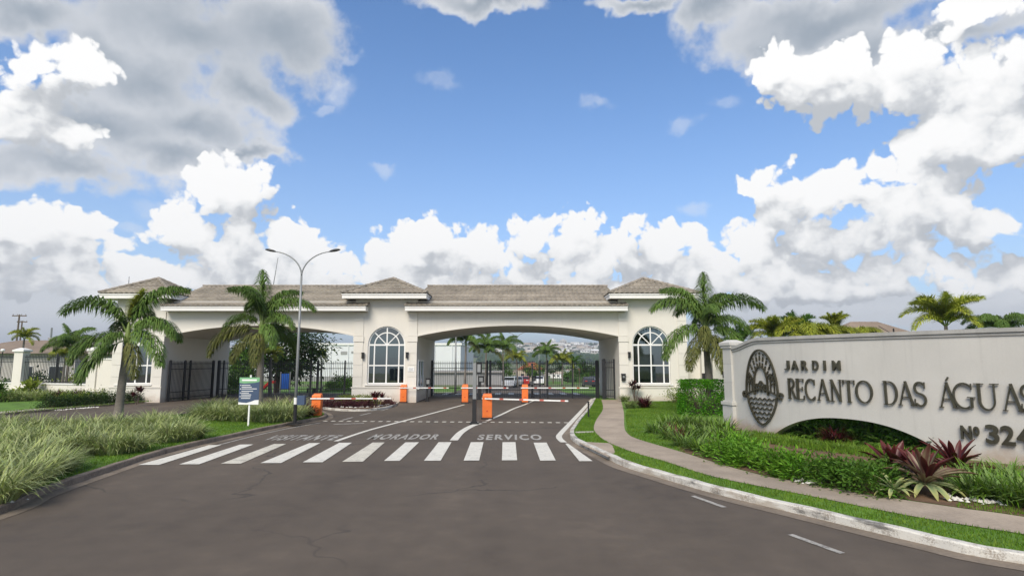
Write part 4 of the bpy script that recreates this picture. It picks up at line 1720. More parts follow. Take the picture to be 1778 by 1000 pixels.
# ---------------------------------------------------------------- plants: building blocks
def frond_mesh(name, L, e0, bend, ll, n, per, leaf, spread=1.0, hang=0.35, wid=.034, seed=1, bare=.12):
    """feather frond in the x-z plane, base at the origin, leaflets set all round the midrib"""
    r = random.Random(seed)
    mb = MB()
    pts, tgs = [], []
    x = z = 0.0
    m = 24
    for i in range(m + 1):
        t = i / m
        a = radians(e0 - bend * t ** 1.25)
        pts.append(Vector((x, 0, z)))
        tgs.append(Vector((cos(a), 0, sin(a))))
        x += cos(a) * L / m
        z += sin(a) * L / m
    mb.tube(pts[::3], [.03 * (1 - .8 * i / 8) for i in range(9)], 4, mi=1)
    for i in range(n):
        t = bare + (1 - bare) * (i + r.random()) / n
        k = min(int(t * m), m - 1)
        f = t * m - k
        p = pts[k].lerp(pts[k + 1], f)
        tg = tgs[k]
        up = Vector((-tg.z, 0, tg.x))
        sd = Vector((0, 1, 0))
        le = ll * (.35 + .65 * sin(pi * min(1, (t * .86 + .12)))) * r.uniform(.8, 1.15)
        for q in range(per):
            ph = radians((-115 + 230 * (q + r.random()) / per) * spread) if spread > .5 else radians((90 if q % 2 else -90) + r.uniform(-25, 15))
            d = (up * cos(ph) + sd * sin(ph)) * .85 + tg * r.uniform(.45, .75)
            d.z -= .12
            d.normalize()
            w = d.cross(Vector((0, 0, 1)))
            if w.length < .05:
                w = sd.copy()
            w = w.normalized() * wid * r.uniform(.8, 1.2) * .5
            p1 = p + d * le * .5
            d2 = (d + Vector((0, 0, -hang * 1.6))).normalized()
            p2 = p1 + d2 * le * .5
            mb.add([p - w * .4, p + w * .4, p1 + w, p2, p1 - w], [(0, 1, 2, 4), (4, 2, 3)])
    return mb.mesh(name, [leaf, M_SHAFT])


FR = {}


def frond_set(key, leaf, L, ll, n, per, spread, wid, hang=.35):
    # (start elevation, total bend): spear, rising, arching, level, hanging, dead
    FR[key] = [frond_mesh('frond', L * s_, e, b, ll, n, per, leaf, spread, hang, wid, 10 * i + len(FR))
               for i, (e, b, s_) in enumerate([(84, 30, .9), (74, 80, 1), (62, 108, 1.05), (42, 112, 1.0), (8, 90, .95), (-28, 50, .85)])]


frond_set('fox', M_FROND, 2.5, .68, 60, 7, 1.0, .044, .8)
frond_set('foxold', M_FRONDO, 2.4, .62, 54, 6, 1.0, .044, .95)
frond_set('gold', M_FRONDY, 2.2, .75, 50, 6, .75, .05, .5)
frond_set('dark', M_LEAFM, 2.2, .55, 40, 5, .8, .05, .35)


def palm(name, label, base, h, r0, crown, group=None, lean=(0, 0), kind='fox', shaft=.9, scale=1.0):
    base = Vector(base)
    t = thing(name, label, 'palm tree', base, group)
    top = base + Vector((lean[0], lean[1], h))
    mb = MB()
    pts, rad = [], []
    n = 14
    for i in range(n + 1):
        f = i / n
        pts.append(base + Vector((lean[0] * f ** 1.5, lean[1] * f ** 1.5, h * f)))
        rad.append(r0 * (1.25 - .35 * min(1, f * 4) if f < .25 else .9 + .12 * sin(pi * f) - .25 * f) * (1.035 if i % 2 else 1))
    mb.tube(pts, rad, 12)
    tr = mb.build('trunk', M_TRUNK, t, smooth=True)
    if shaft:
        mb = MB()
        rs = rad[-1]
        sp_ = [top + Vector((0, 0, shaft * scale * k / 5 - .03)) for k in range(6)]
        mb.tube(sp_, [rs * 1.05, rs * 1.25, rs * 1.1, rs * .85, rs * .6, rs * .3], 10)
        mb.build('crownshaft', M_SHAFT, t, smooth=True)
    for (az, k, sc, key) in crown:
        o = link('frond', FR[key][k], t, world=False)
        hh = shaft * scale * (.95 if k == 0 else .8 - .12 * k) if shaft else -.02 * k
        d = rad[-1] * .7
        o.location = (top.x - base.x + cos(radians(az)) * d, top.y - base.y + sin(radians(az)) * d, top.z - base.z + max(0, hh))
        o.rotation_euler = (0, 0, radians(az))
        o.scale = (sc * scale,) * 3
    return t


def auto_crown(n, key, r, old=None, ks=(1, 2, 2, 3, 3, 4)):
    out = [(r.uniform(0, 360), 0, r.uniform(.8, 1), key)]
    for i in range(n):
        k = ks[i % len(ks)]
        out.append(((i * 137.5 + r.uniform(-20, 20)) % 360, k, r.uniform(.85, 1.1), old if (old and k >= 4) else key))
    return out


def clump_mesh(name, n, rb, length, m_, width=.022, el=(50, 88), bend=(40, 120), seg=5, seed=1, taper=.25):
    """tuft of arching strap leaves"""
    r = random.Random(seed)
    mb = MB()
    for _ in range(n):
        a = r.uniform(0, 2 * pi)
        q = rb * sqrt(r.random())
        az = a + r.gauss(0, .7)
        p = Vector((q * cos(a), q * sin(a), r.uniform(-.02, .02)))
        L = length * r.uniform(.6, 1.1)
        e0 = radians(r.uniform(*el)) - .25 * q / max(rb, .01)
        b = radians(r.uniform(*bend))
        w0 = width * r.uniform(.7, 1.3)
        tw = r.uniform(-.5, .5)
        vs, uv = [], []
        for i in range(seg + 1):
            t = i / seg
            e = e0 - b * t ** 1.4
            d = Vector((cos(az) * cos(e), sin(az) * cos(e), sin(e)))
            sd = Vector((-sin(az + tw * t), cos(az + tw * t), 0))
            w = w0 * (1 if t < .5 else 1 - (t - .5) * 2 * (1 - taper * .3)) * .5
            if i == seg:
                w = w0 * .05
            vs += [p - sd * w, p + sd * w]
            uv.append(t)
            p = p + d * L / seg
        fs = [(2 * i, 2 * i + 1, 2 * i + 3, 2 * i + 2) for i in range(seg)]
        us = [[(0, uv[i]), (1, uv[i]), (1, uv[i + 1]), (0, uv[i + 1])] for i in range(seg)]
        mb.add(vs, fs, us)
    return mb.mesh(name, m_)


def leaf_quad(mb, p, d, up, L, w, fold=.15):
    """kite-shaped leaf starting at p along d"""
    s = d.cross(up)
    if s.length < .05:
        s = d.orthogonal()
    s = s.normalized()
    n_ = s.cross(d).normalized()
    m1 = p + d * L * .45
    mb.add([p, m1 + s * w * .5 + n_ * fold * w, p + d * L - n_ * L * .12, m1 - s * w * .5 + n_ * fold * w], [(0, 1, 2), (0, 2, 3)])


def shrub_mesh(name, n, rx, ry, h, L, w, leaf, seed=1, clumps=14, box=False, flat=.5, lift=.25, stems=True):
    """leafy mound: leaves gathered in sprigs through the volume"""
    r = random.Random(seed)
    mb = MB()
    cen = []
    while len(cen) < clumps:
        u = Vector((r.uniform(-1, 1), r.uniform(-1, 1), r.uniform(0, 1)))
        if box:
            if max(abs(u.x), abs(u.y), u.z) < .8:
                continue
            cen.append(Vector((u.x * rx, u.y * ry, u.z * h)))
        else:
            l = sqrt(u.x ** 2 + u.y ** 2 + u.z ** 2)
            if l > 1 or l < .5:
                continue
            cen.append(Vector((u.x * rx, u.y * ry, u.z * h)))
    for i in range(n):
        c = cen[r.randrange(len(cen))]
        sr = .26 * min(rx, ry, h) + .03
        p = c + Vector((r.gauss(0, sr), r.gauss(0, sr), r.gauss(0, sr * .8)))
        if box:
            p.x = min(max(p.x, -rx), rx) + r.uniform(-.02, .02)
            p.y = min(max(p.y, -ry), ry) + r.uniform(-.02, .02)
            p.z = min(max(p.z, .03), h) + r.uniform(-.02, .02)
        p.z = max(p.z, .02)
        o = Vector((p.x / rx, p.y / ry, p.z / h * .8 + lift))
        d = (o.normalized() + Vector((r.gauss(0, .6), r.gauss(0, .6), r.gauss(0, .45)))).normalized()
        leaf_quad(mb, p, d, Vector((r.gauss(0, .4), r.gauss(0, .4), 1)).normalized(), L * r.uniform(.7, 1.25), w * r.uniform(.8, 1.2))
    if stems:
        for c in cen:
            mb.tube([(c.x * .15, c.y * .15, 0), (c.x * .6, c.y * .6, c.z * .55), tuple(c)], [.012, .009, .005], 4, mi=1)
    return mb.mesh(name, [leaf, M_BARK])


def plant(name, label, cat, me, loc, group=None, rz=None, sc=1.0, part='foliage'):
    t = thing(name, label, cat, loc, group)
    o = link(part, me, t, world=False)
    o.rotation_euler = (0, 0, rz if rz is not None else rnd.uniform(0, 6.28))
    o.scale = (sc,) * 3 if not hasattr(sc, '__len__') else sc
    return t


def tree(name, label, base, h, rx, rz_, nleaf, leaf, L, group=None, seed=3, ncl=40, trunk_r=.16, crown_c=None):
    r = random.Random(seed)
    base = Vector(base)
    t = thing(name, label, 'tree', base, group)
    cz = h - rz_ if crown_c is None else crown_c
    cen = []
    while len(cen) < ncl:
        u = Vector((r.uniform(-1, 1), r.uniform(-1, 1), r.uniform(-1, 1)))
        if .45 < u.length < 1:
            cen.append(Vector((u.x * rx, u.y * rx, cz + u.z * rz_)))
    mb = MB()
    mb.tube([base + Vector((0, 0, -.1)), base + Vector((.05, .03, cz * .4)), base + Vector((-.04, 0, cz * .8))], [trunk_r * 1.3, trunk_r, trunk_r * .8], 8)
    for c in cen[::3]:
        mb.tube([base + Vector((0, 0, cz * .6)), base + Vector((c.x * .5, c.y * .5, (cz * .6 + c.z) / 2 + .2)), base + c], [trunk_r * .5, trunk_r * .3, trunk_r * .1], 5)
    mb.build('trunk', M_BARK, t)
    mb = MB()
    for i in range(nleaf):
        c = cen[r.randrange(ncl)]
        sr = .2 * rx
        p = base + c + Vector((r.gauss(0, sr), r.gauss(0, sr), r.gauss(0, sr * .7)))
        d = ((p - base - Vector((0, 0, cz))).normalized() + Vector((r.gauss(0, .7), r.gauss(0, .7), r.gauss(-.2, .5)))).normalized()
        leaf_quad(mb, p, d, Vector((r.gauss(0, .4), r.gauss(0, .4), 1)).normalized(), L * r.uniform(.7, 1.3), L * .45 * r.uniform(.8, 1.2))
    mb.build('crown', leaf, t)
    return t


def lawn(name, poly, z, dens, h, holes=(), seed=1, wid=.012, zf_=None):
    """grass blades over a polygon: nobody could count them"""
    rg = np.random.default_rng(seed)
    xs = [p[0] for p in poly]
    ys = [p[1] for p in poly]
    x0, x1, y0, y1 = min(xs), max(xs), min(ys), max(ys)
    n = int((x1 - x0) * (y1 - y0) * dens)
    pts = np.column_stack([rg.uniform(x0, x1, n), rg.uniform(y0, y1, n)])

    def ins(pts, poly):
        c = np.zeros(len(pts), bool)
        x, y = pts[:, 0], pts[:, 1]
        j = len(poly) - 1
        for i in range(len(poly)):
            xi, yi, xj, yj = poly[i][0], poly[i][1], poly[j][0], poly[j][1]
            if yi != yj:
                k = ((yi > y) != (yj > y)) & (x < (xj - xi) * (y - yi) / (yj - yi) + xi)
                c ^= k
            j = i
        return c
    m = ins(pts, poly)
    for hq in holes:
        m &= ~ins(pts, hq)
    pts = pts[m]
    n = len(pts)
    if not n:
        return None
    a = rg.uniform(0, 2 * pi, n)
    hh = h * rg.uniform(.5, 1.25, n)
    ln = rg.normal(0, .35, (n, 2)) * hh[:, None]
    w = wid * rg.uniform(.7, 1.3, n)
    zz = np.full(n, z)
    v = np.zeros((n, 3, 3))
    v[:, 0, 0] = pts[:, 0] - np.cos(a) * w / 2
    v[:, 0, 1] = pts[:, 1] - np.sin(a) * w / 2
    v[:, 1, 0] = pts[:, 0] + np.cos(a) * w / 2
    v[:, 1, 1] = pts[:, 1] + np.sin(a) * w / 2
    v[:, 2, 0] = pts[:, 0] + ln[:, 0]
    v[:, 2, 1] = pts[:, 1] + ln[:, 1]
    v[:, 0, 2] = v[:, 1, 2] = zz
    v[:, 2, 2] = zz + hh
    me = bpy.data.meshes.new(name)
    me.vertices.add(n * 3)
    me.vertices.foreach_set('co', v.reshape(-1))
    me.loops.add(n * 3)
    me.loops.foreach_set('vertex_index', np.arange(n * 3, dtype=np.int32))
    me.polygons.add(n)
    me.polygons.foreach_set('loop_start', np.arange(0, n * 3, 3, dtype=np.int32))
    me.update(calc_edges=True)
    me.materials.append(M_GRASS)
    o = link(name, me)
    o['kind'] = 'stuff'
    return o


# ---------------------------------------------------------------- lawns
T2 = lambda l: [(p.x, p.y) for p in l]
path_poly = T2(PA) + T2(list(reversed(PB)))
kr_in = T2(offset_line(KR, .17))
landing = [tuple(g2(*p, 0.1)) for p in [(1003, 768.5), (1020, 767.5), (1058, 769.5), (1064, 774), (1068, 786), (1056, 794), (1032, 782)]]
divider = [tuple(g2(*p, 0.1)) for p in [(998, 749.3), (1031, 748.6), (1031.5, 750.9), (999.5, 751.8)]]
strip_poly = kr_in[:] + T2(list(reversed(PA)))
near_strip = [p for p in strip_poly]
lawn('grass', near_strip, .10, 900, .05, (path_poly, landing, divider), 1, .016)
lawn('grass', [tuple(p) for p in [g2(1092, 700, .1), g2(1190, 695, .1), g2(1215, 722, .1), g2(1150, 738, .1), g2(1190, 786, .1), g2(1106, 764, .1), g2(1089, 752, .1), g2(1086, 720, .1)]], .10, 500, .06, (path_poly,), 2, .02)
isl_in = T2(offset_line(KL, .16))
lawn('grass', [p for p in isl_in if p[1] > 8.5], .10, 420, .055, (), 3, .02)
lawn('grass', T2(offset_line(KF, 1.2)) + [(-40, 44), (-21.5, 39)], .10, 110, .07, (), 4, .035)
lawn('grass', [tuple(g2(*p, .1)) for p in [(1665, 872), (1790, 880), (1800, 905), (1700, 888), (1660, 883)]], .112, 900, .05, (path_poly,), 6, .014)

fr_ = [sp(A0 - .6 + (A1 - A0 + .4) * k / 12) for k in range(13)]
lawn('ground_cover', [tuple(p_ + n_ * .06) for p_, t_, n_ in fr_] + [tuple(p_ + n_ * 1.75) for p_, t_, n_ in reversed(fr_)], .105, 420, .15, (), 7, .035)
lawn('ground_cover', [tuple(p_ - n_ * .4) for p_, t_, n_ in fr_] + [tuple(p_ - n_ * 2.2) for p_, t_, n_ in reversed(fr_)], .0, 200, .2, (), 8, .04)

# ---------------------------------------------------------------- the three foxtail palms
palm('foxtail_palm', 'foxtail palm with arching fronds in the left flower island', tuple(g2(204, 737)) + (.1,), 3.1, .165, [
    (183, 2, 1.2, 'fox'), (205, 4, .95, 'fox'), (228, 5, 1.05, 'fox'), (22, 1, 1.12, 'fox'), (352, 3, .95, 'fox'), (338, 4, 1.05, 'fox'), (318, 5, 1.0, 'foxold'),
    (262, 4, .72, 'fox'), (100, 2, .95, 'fox'), (62, 3, 1.0, 'fox'), (140, 3, .85, 'fox'), (0, 0, .72, 'gold'), (15, 0, .66, 'gold')],
    'foxtail palms at the entrance', (.12, 0), shaft=.95)
palm('foxtail_palm', 'foxtail palm behind the blue rules board, beside the street lamp', tuple(g2(449, 716)) + (.1,), 3.65, .19, [
    (172, 1, .95, 'fox'), (120, 0, .95, 'fox'), (262, 1, .85, 'fox'), (8, 2, 1.0, 'fox'), (35, 1, .9, 'fox'), (345, 3, .75, 'fox'), (192, 4, 1.12, 'foxold'), (175, 3, .8, 'fox'),
    (232, 5, .9, 'foxold'), (285, 5, 1.0, 'foxold'), (312, 4, .8, 'fox'), (90, 3, 1, 'fox'), (130, 2, 1, 'fox'), (60, 4, 1, 'fox')],
    'foxtail palms at the entrance', (-.1, .05), shaft=1.1, scale=1.13)
palm('foxtail_palm', 'large foxtail palm right of the right tower, behind the clipped hedge', (9.15, 27.0, .1), 3.5, .18, [
    (70, 0, .95, 'fox'), (30, 1, .85, 'fox'), (160, 1, 1.0, 'fox'), (3, 2, 1.2, 'fox'), (182, 2, 1.05, 'fox'), (345, 3, .8, 'fox'), (200, 4, 1.1, 'fox'), (222, 5, 1.05, 'foxold'),
    (278, 5, 1.1, 'foxold'), (250, 4, .8, 'foxold'), (300, 5, 1.0, 'foxold'), (325, 4, .8, 'fox'), (110, 2, .95, 'fox'), (80, 3, 1.0, 'fox'), (45, 3, .9, 'fox'), (270, 2, .7, 'fox')],
    'foxtail palms at the entrance', (-.1, 0), shaft=1.0, scale=1.06)

# ---------------------------------------------------------------- variegated grass clumps
CL = [clump_mesh('blades', 400, .32, .86, M_VARIEG, .026, (52, 89), (45, 125), seed=s) for s in (1, 2, 3, 4)]
CLD = [clump_mesh('blades', 260, .26, .9, M_VARIEGD, .026, seed=s) for s in (5, 6)]
CLF = [clump_mesh('blades', 150, .3, .85, M_VARIEG, .04, seg=3, seed=s) for s in (7, 8, 9)]
for px, py, sc in [(-60, 872, 1.1), (-15, 885, 1.0), (22, 862, 1.05), (62, 842, 1.0), (-30, 845, 1.15), (15, 828, 1.1), (58, 812, 1.05), (95, 822, .8), (-70, 825, 1.2), (-10, 800, 1.15), (40, 790, 1.1)]:
    plant('grass_clump', 'pale striped grass clump in the big tuft bed at the near left kerb', 'ornamental grass', rnd.choice(CL), tuple(g2(px, py)) + (.1,), 'grass clumps at the near left kerb', sc=sc, part='blades')
plant('grass_clump', 'darker green grass clump at the right edge of the near left tuft bed', 'ornamental grass', CLD[0], tuple(g2(108, 827)) + (.1,), 'dark grass clumps', sc=.75, part='blades')
for px, py, sc in [(112, 796, .95), (150, 793, 1.0), (192, 795, 1.0), (230, 790, .9), (75, 782, 1.05), (128, 774, 1.05), (172, 774, 1.0), (214, 774, .95), (20, 772, 1.1), (60, 763, 1.1), (105, 760, 1.05), (160, 758, 1.05), (-30, 772, 1.1), (-40, 758, 1.1), (10, 755, 1.05), (205, 757, 1.0)]:
    plant('grass_clump', 'pale striped grass clump around the foot of the left palm', 'ornamental grass', rnd.choice(CL), tuple(g2(px, py)) + (.1,), 'grass clumps round the left palm', sc=sc, part='blades')
for px, py, sc in [(258, 771, 1.0), (290, 773, 1.0), (322, 770, .95), (250, 756, 1.0), (285, 756, 1.05), (316, 757, 1.0), (270, 745, 1.0)]:
    plant('grass_clump', 'pale striped grass clump between the left palm and the island lawn', 'ornamental grass', rnd.choice(CL), tuple(g2(px, py)) + (.1,), 'grass clumps right of the left palm', sc=sc, part='blades')
plant('grass_clump', 'dark green grass clump at the lawn edge right of the left palm', 'ornamental grass', CLD[1], tuple(g2(340, 767)) + (.1,), 'dark grass clumps', sc=.7, part='blades')
for px, py, sc in [(352, 731, 1.1), (372, 733, 1.15), (395, 734, 1.15), (418, 735, 1.1), (446, 736, 1.15), (470, 737, 1.2), (494, 736, 1.2), (512, 731, 1.1), (365, 722, 1.15), (392, 722, 1.2), (420, 723, 1.2), (478, 724, 1.2), (505, 722, 1.2)]:
    plant('grass_clump', 'pale striped grass clump in the bed behind the blue rules board', 'ornamental grass', rnd.choice(CL), tuple(g2(px, py)) + (.1,), 'grass clumps behind the rules board', sc=sc, part='blades')
for k in range(24):
    px, py = -20 + (k % 12) * 13.5 + rnd.uniform(-3, 3), 700.5 - (k // 12) * 5 - (k % 12) * .35
    plant('grass_clump', 'pale grass clump in the far bed below the left fence', 'ornamental grass', CLF[k % 3], tuple(g2(px, py)) + (.1,), 'grass clumps below the left fence', sc=1.05, part='blades')

# ---------------------------------------------------------------- shrubs on the left
HB = [shrub_mesh('foliage', 900, .42, .38, .62, .085, .045, M_LEAFD, s, 18) for s in (11, 12)]
for k in range(11):
    px, py = 86 + k * 15.5, 713 - k * 1.25
    plant('box_shrub', 'small dark green shrub, ' + ['first', 'second', 'third', 'fourth', 'fifth', 'sixth', 'seventh', 'eighth', 'ninth', 'tenth', 'eleventh'][k] + ' from the left in the low row along the far pavement', 'shrub', HB[k % 2], tuple(g2(px, py - 2)) + (.1,), 'low shrubs along the far pavement', sc=1.05)
HP = shrub_mesh('foliage', 700, .4, .4, .6, .11, .04, M_LEAFP, 14, 14)
HL = shrub_mesh('foliage', 900, .5, .5, .45, .1, .05, M_LEAFY, 15, 16)
for px, py in ((98, 700), (128, 697), (160, 695), (186, 693)):
    plant('purple_shrub', 'low dark purple shrub behind the low green row on the far left', 'shrub', HP, tuple(g2(px, py)) + (.1,), 'purple shrubs on the far left')
for px, py in ((115, 703), (145, 700), (175, 698)):
    plant('lime_shrub', 'low lime green shrub behind the dark row on the far left', 'shrub', HL, tuple(g2(px, py)) + (.1,), 'lime shrubs on the far left')


def cordyline(label, loc, h, n, m_, group=None, seed=1, heads=3):
    r = random.Random(seed)
    t = thing('cordyline', label, 'plant', loc, group)
    b = MB()
    tops = []
    for k in range(heads):
        a = 2 * pi * k / heads + r.uniform(-.4, .4)
        tp = Vector((cos(a) * .22, sin(a) * .22, h * r.uniform(.45, .95)))
        tops.append(tp)
        b.tube([(0.04 * cos(a), .04 * sin(a), 0), tuple(tp * .6), tuple(tp)], [.03, .025, .02], 5)
    o = b.mesh('stem', M_BARK)
    link('stem', o, t, world=False)
    me = clump_mesh('leaves', n, .05, .42, m_, .06, (15, 85), (30, 80), 3, seed, .1)
    for tp in tops:
        o = link('leaf_tuft', me, t, world=False)
        o.location = tp
        o.rotation_euler = (0, 0, r.uniform(0, 6))
    return t


cordyline('dark red cordyline in front of the left tower window', tuple(g2(237, 705)) + (.1,), 1.0, 40, M_BROMR, None, 3)
pm = clump_mesh('blades', 170, .18, .75, M_BROMR, .035, seed=21)
plant('purple_grass', 'dark maroon strap plant beside the nearest left orange barrier', 'plant', pm, tuple(g2(533, 727)) + (.1,), sc=1.15, part='blades')
yl = shrub_mesh('foliage', 420, .6, .6, .9, .32, .14, M_LEAFY, 33, 9)
plant('broadleaf_plant', 'yellow green broad-leaved plant in front of the left fence wall', 'plant', yl, tuple(g2(48, 694)) + (.1,))
plant('broadleaf_plant', 'dark green broad-leaved plant at the left edge of the picture', 'plant', shrub_mesh('foliage', 420, .6, .6, 1.0, .32, .13, M_LEAFM, 34, 9), tuple(g2(-8, 700)) + (.1,))

# island in front of the middle tower
ISL = smooth_line([g2(*p) for p in [(556, 709.5), (580, 712.5), (615, 714), (655, 712), (684, 706), (690, 700.5), (675, 698.5), (620, 698.5), (575, 702), (556, 706), (556, 709.5)]], 4)
sheet('island_bed', T2(offset_line(ISL, .08))[:-1], .09, M_SOIL)
kerb('kerb', ISL, 0, .1, .11, M_KERBW)
GC = shrub_mesh('foliage', 700, .5, .4, .26, .08, .04, M_LEAFP, 41, 22, stems=False)
GL = shrub_mesh('foliage', 700, .5, .4, .4, .10, .05, M_LEAFY, 42, 18, stems=False)
for k in range(6):
    plant('purple_groundcover', 'low purple mound, ' + ['first', 'second', 'third', 'fourth', 'fifth', 'sixth'][k] + ' from the left in the bed before the middle tower', 'ground cover', GC, tuple(g2(567 + 14.5 * k, 709.5)) + (.09,), 'purple mounds before the middle tower', sc=1.05)
for k in range(4):
    plant('lime_groundcover', 'lime green mound behind the purple bed, ' + ['first', 'second', 'third', 'fourth'][k] + ' from the left', 'ground cover', GL, tuple(g2(600 + 15 * k, 703)) + (.09,), 'lime mounds before the middle tower', sc=1.0)
cordyline('dark red cordyline in the bed before the middle tower', tuple(g2(655, 709)) + (.09,), .6, 50, M_BROMR, None, 5, 4)
plant('purple_groundcover', 'purple mound between the red cordyline and the second orange barrier', 'ground cover', GC, tuple(g2(674, 705)) + (.09,))


def pebbles(name, pts, n, spread, seed):
    r = random.Random(seed)
    mb = MB()
    for i in range(n):
        f = r.random() * (len(pts) - 1)
        k = int(f)
        p = pts[k].lerp(pts[k + 1], f - k) + Vector((r.gauss(0, spread), r.gauss(0, spread)))
        s = r.uniform(.025, .06)
        c = Vector((p.x, p.y, .11 + s * .3))
        vs = [c + Vector((cos(2 * pi * j / 5 + i), sin(2 * pi * j / 5 + i) * .8, 0)) * s * r.uniform(.8, 1.2) for j in range(5)]
        vs.append(c + Vector((0, 0, s * .7)))
        mb.add(vs, [(j, (j + 1) % 5, 5) for j in range(5)])
    o = mb.build(name, M_PEBBLE)
    o['kind'] = 'stuff'


pebbles('pebbles', [g2(105, 716), g2(140, 713), g2(165, 711)], 60, .12, 1)
pebbles('pebbles', [g2(558, 708), g2(610, 711.5), g2(650, 710), g2(682, 704)], 80, .1, 2)
pebbles('pebbles', [g2(1385, 836, .1), g2(1420, 841, .1)], 40, .08, 3)
pebbles('pebbles', [g2(1640, 866, .1), g2(1700, 872, .1), g2(1730, 874, .1)], 60, .1, 4)
pebbles('pebbles', [g2(4, 884), g2(14, 880)], 14, .12, 5)

# ---------------------------------------------------------------- planting on the right
HG = shrub_mesh('foliage', 9000, .95, .55, 1.55, .085, .05, M_HEDGE, 51, 150, box=True)
p = g2(1226, 722, .1)
plant('clipped_hedge', 'bright green clipped box hedge left of the sign wall end post', 'hedge', HG, (p.x, p.y + .5, .1), rz=0.0)
cordyline('tall dark purple cordyline in front of the right tower', tuple(g2(1103, 697, .1)) + (.1,), 1.5, 46, M_BROMR, None, 7, 4)
plant('purple_grass', 'dark maroon strap clump on the lawn before the right tower', 'plant', pm, tuple(g2(1118, 708, .1)) + (.1,), sc=1.15, part='blades')
plant('grass_clump', 'pale green rounded grass clump beside the footpath near the right tower', 'ornamental grass', CLD[0], tuple(g2(1094, 709, .1)) + (.1,), sc=.72, part='blades')
plant('grass_clump', 'small dark tuft beside the intercom at the right tower foot', 'ornamental grass', CLD[1], tuple(g2(1085, 697, .1)) + (.1,), sc=.7, part='blades')
SY = [shrub_mesh('foliage', 700, .55, .5, .85, .12, .05, M_LEAFY, s, 14) for s in (61,)]
SM = [shrub_mesh('foliage', 1100, .62, .55, .72, .15, .05, M_LEAFM, s, 22) for s in (62, 63, 64)]
SB = [shrub_mesh('foliage', 1000, .6, .55, .62, .16, .055, M_LEAFB, s, 20) for s in (65, 66)]
plant('shrub', 'yellow green shrub against the right tower, left of the clipped hedge', 'shrub', SY[0], tuple(g2(1170, 699, .1)) + (.1,))
plant('shrub', 'second yellow green shrub touching the clipped hedge', 'shrub', SY[0], tuple(g2(1188, 702, .1)) + (.1,), sc=.9)
LY = [clump_mesh('blades', 150, .22, .62, M_LILY, .034, (35, 85), (30, 100), 4, s) for s in (71, 72)]
LR = clump_mesh('blades', 70, .15, .55, M_BROMR, .035, (40, 80), (20, 60), 3, 73)
for px, py, sc in [(1140, 752, .9), (1158, 742, .9), (1180, 740, 1), (1205, 742, 1), (1232, 746, 1), (1258, 752, 1), (1166, 762, .9), (1195, 760, 1), (1222, 764, 1), (1250, 770, 1), (1280, 772, 1), (1187, 775, .9), (1215, 782, .9), (1245, 788, .9)]:
    plant('strap_lily', 'green strap-leaved lily clump in the bed below the sign wall end post', 'plant', rnd.choice(LY), tuple(g2(px, py, .1)) + (.1,), 'lily clumps below the sign wall end post', sc=sc * 1.1, part='blades')
for px, py in ((1166, 756), (1180, 766)):
    plant('red_strap_plant', 'reddish strap plant among the lilies below the sign wall end post', 'plant', LR, tuple(g2(px, py, .1)) + (.1,), 'red strap plants among the lilies', part='blades')
row = [(1258, 797), (1304, 808), (1346, 818), (1392, 828), (1290, 786)]
ORD = ['first', 'second', 'third', 'fourth', 'fifth', 'sixth', 'seventh', 'eighth', 'ninth', 'tenth', 'eleventh']
for i, (px, py) in enumerate(row):
    plant('shrub', 'bright green leafy mound on the footpath edge, ' + (ORD[i] + ' from the left' if i < 4 else 'set back behind the others'), 'shrub', SB[i % 2], tuple(g2(px, py, .1)) + (.1,), 'bright mounds along the footpath', sc=(.85, .85, .70))
for i, (px, py) in enumerate([(1438, 838), (1474, 846), (1510, 853), (1532, 846)]):
    plant('shrub', 'mid green leafy mound below the sign arch, ' + ORD[i] + ' from the left', 'shrub', SM[i % 3], tuple(g2(px, py, .1)) + (.1,), 'dark mounds along the footpath', sc=(.82, .82, .64))
for px, py, sc in [(1690, 862, 1), (1720, 866, 1), (1750, 872, 1.05), (1782, 878, 1.1), (1700, 845, 1), (1735, 850, 1), (1770, 858, 1.1), (1675, 838, .9), (1805, 868, 1.1), (1745, 838, 1), (1655, 846, .8), (1830, 888, 1.1)]:
    plant('strap_lily', 'green lily clump below the house number on the sign wall', 'plant', rnd.choice(LY), tuple(g2(px, py, .1)) + (.1,), 'lily clumps below the house number', sc=sc, part='blades')
# seen through the low arch: plants behind the wall
for i, f_ in enumerate((.02, .10, .19, .28, .37, .46, .55, .64)):
    p, t, n = sp(A0 + (A1 - A0) * f_)
    for k in (1,):
        q = p + n * (.35 + .55 * k + rnd.uniform(-.1, .1)) + t * rnd.uniform(-.2, .2)
        plant('strap_lily', 'short green lily tuft on the ground in front of the sign wall arch', 'plant', LY[(i + k) % 2], (q.x, q.y, .1), 'lily tufts in front of the arch', sc=.36, part='blades')
FRN = [frond_mesh('frond', .9, e, b, .26, 20, 2, M_LEAFM, .4, .2, .05, 90 + i) for i, (e, b) in enumerate([(70, 60), (50, 80), (30, 70)])]


def fern(label, loc, group, sc, r):
    t = thing('fern', label, 'fern', loc, group)
    for k in range(13):
        o = link('frond', FRN[k % 3], t, world=False)
        o.rotation_euler = (0, 0, k * 2.4 + r.uniform(-.3, .3))
        o.scale = (sc * r.uniform(.8, 1.1),) * 3
    return t


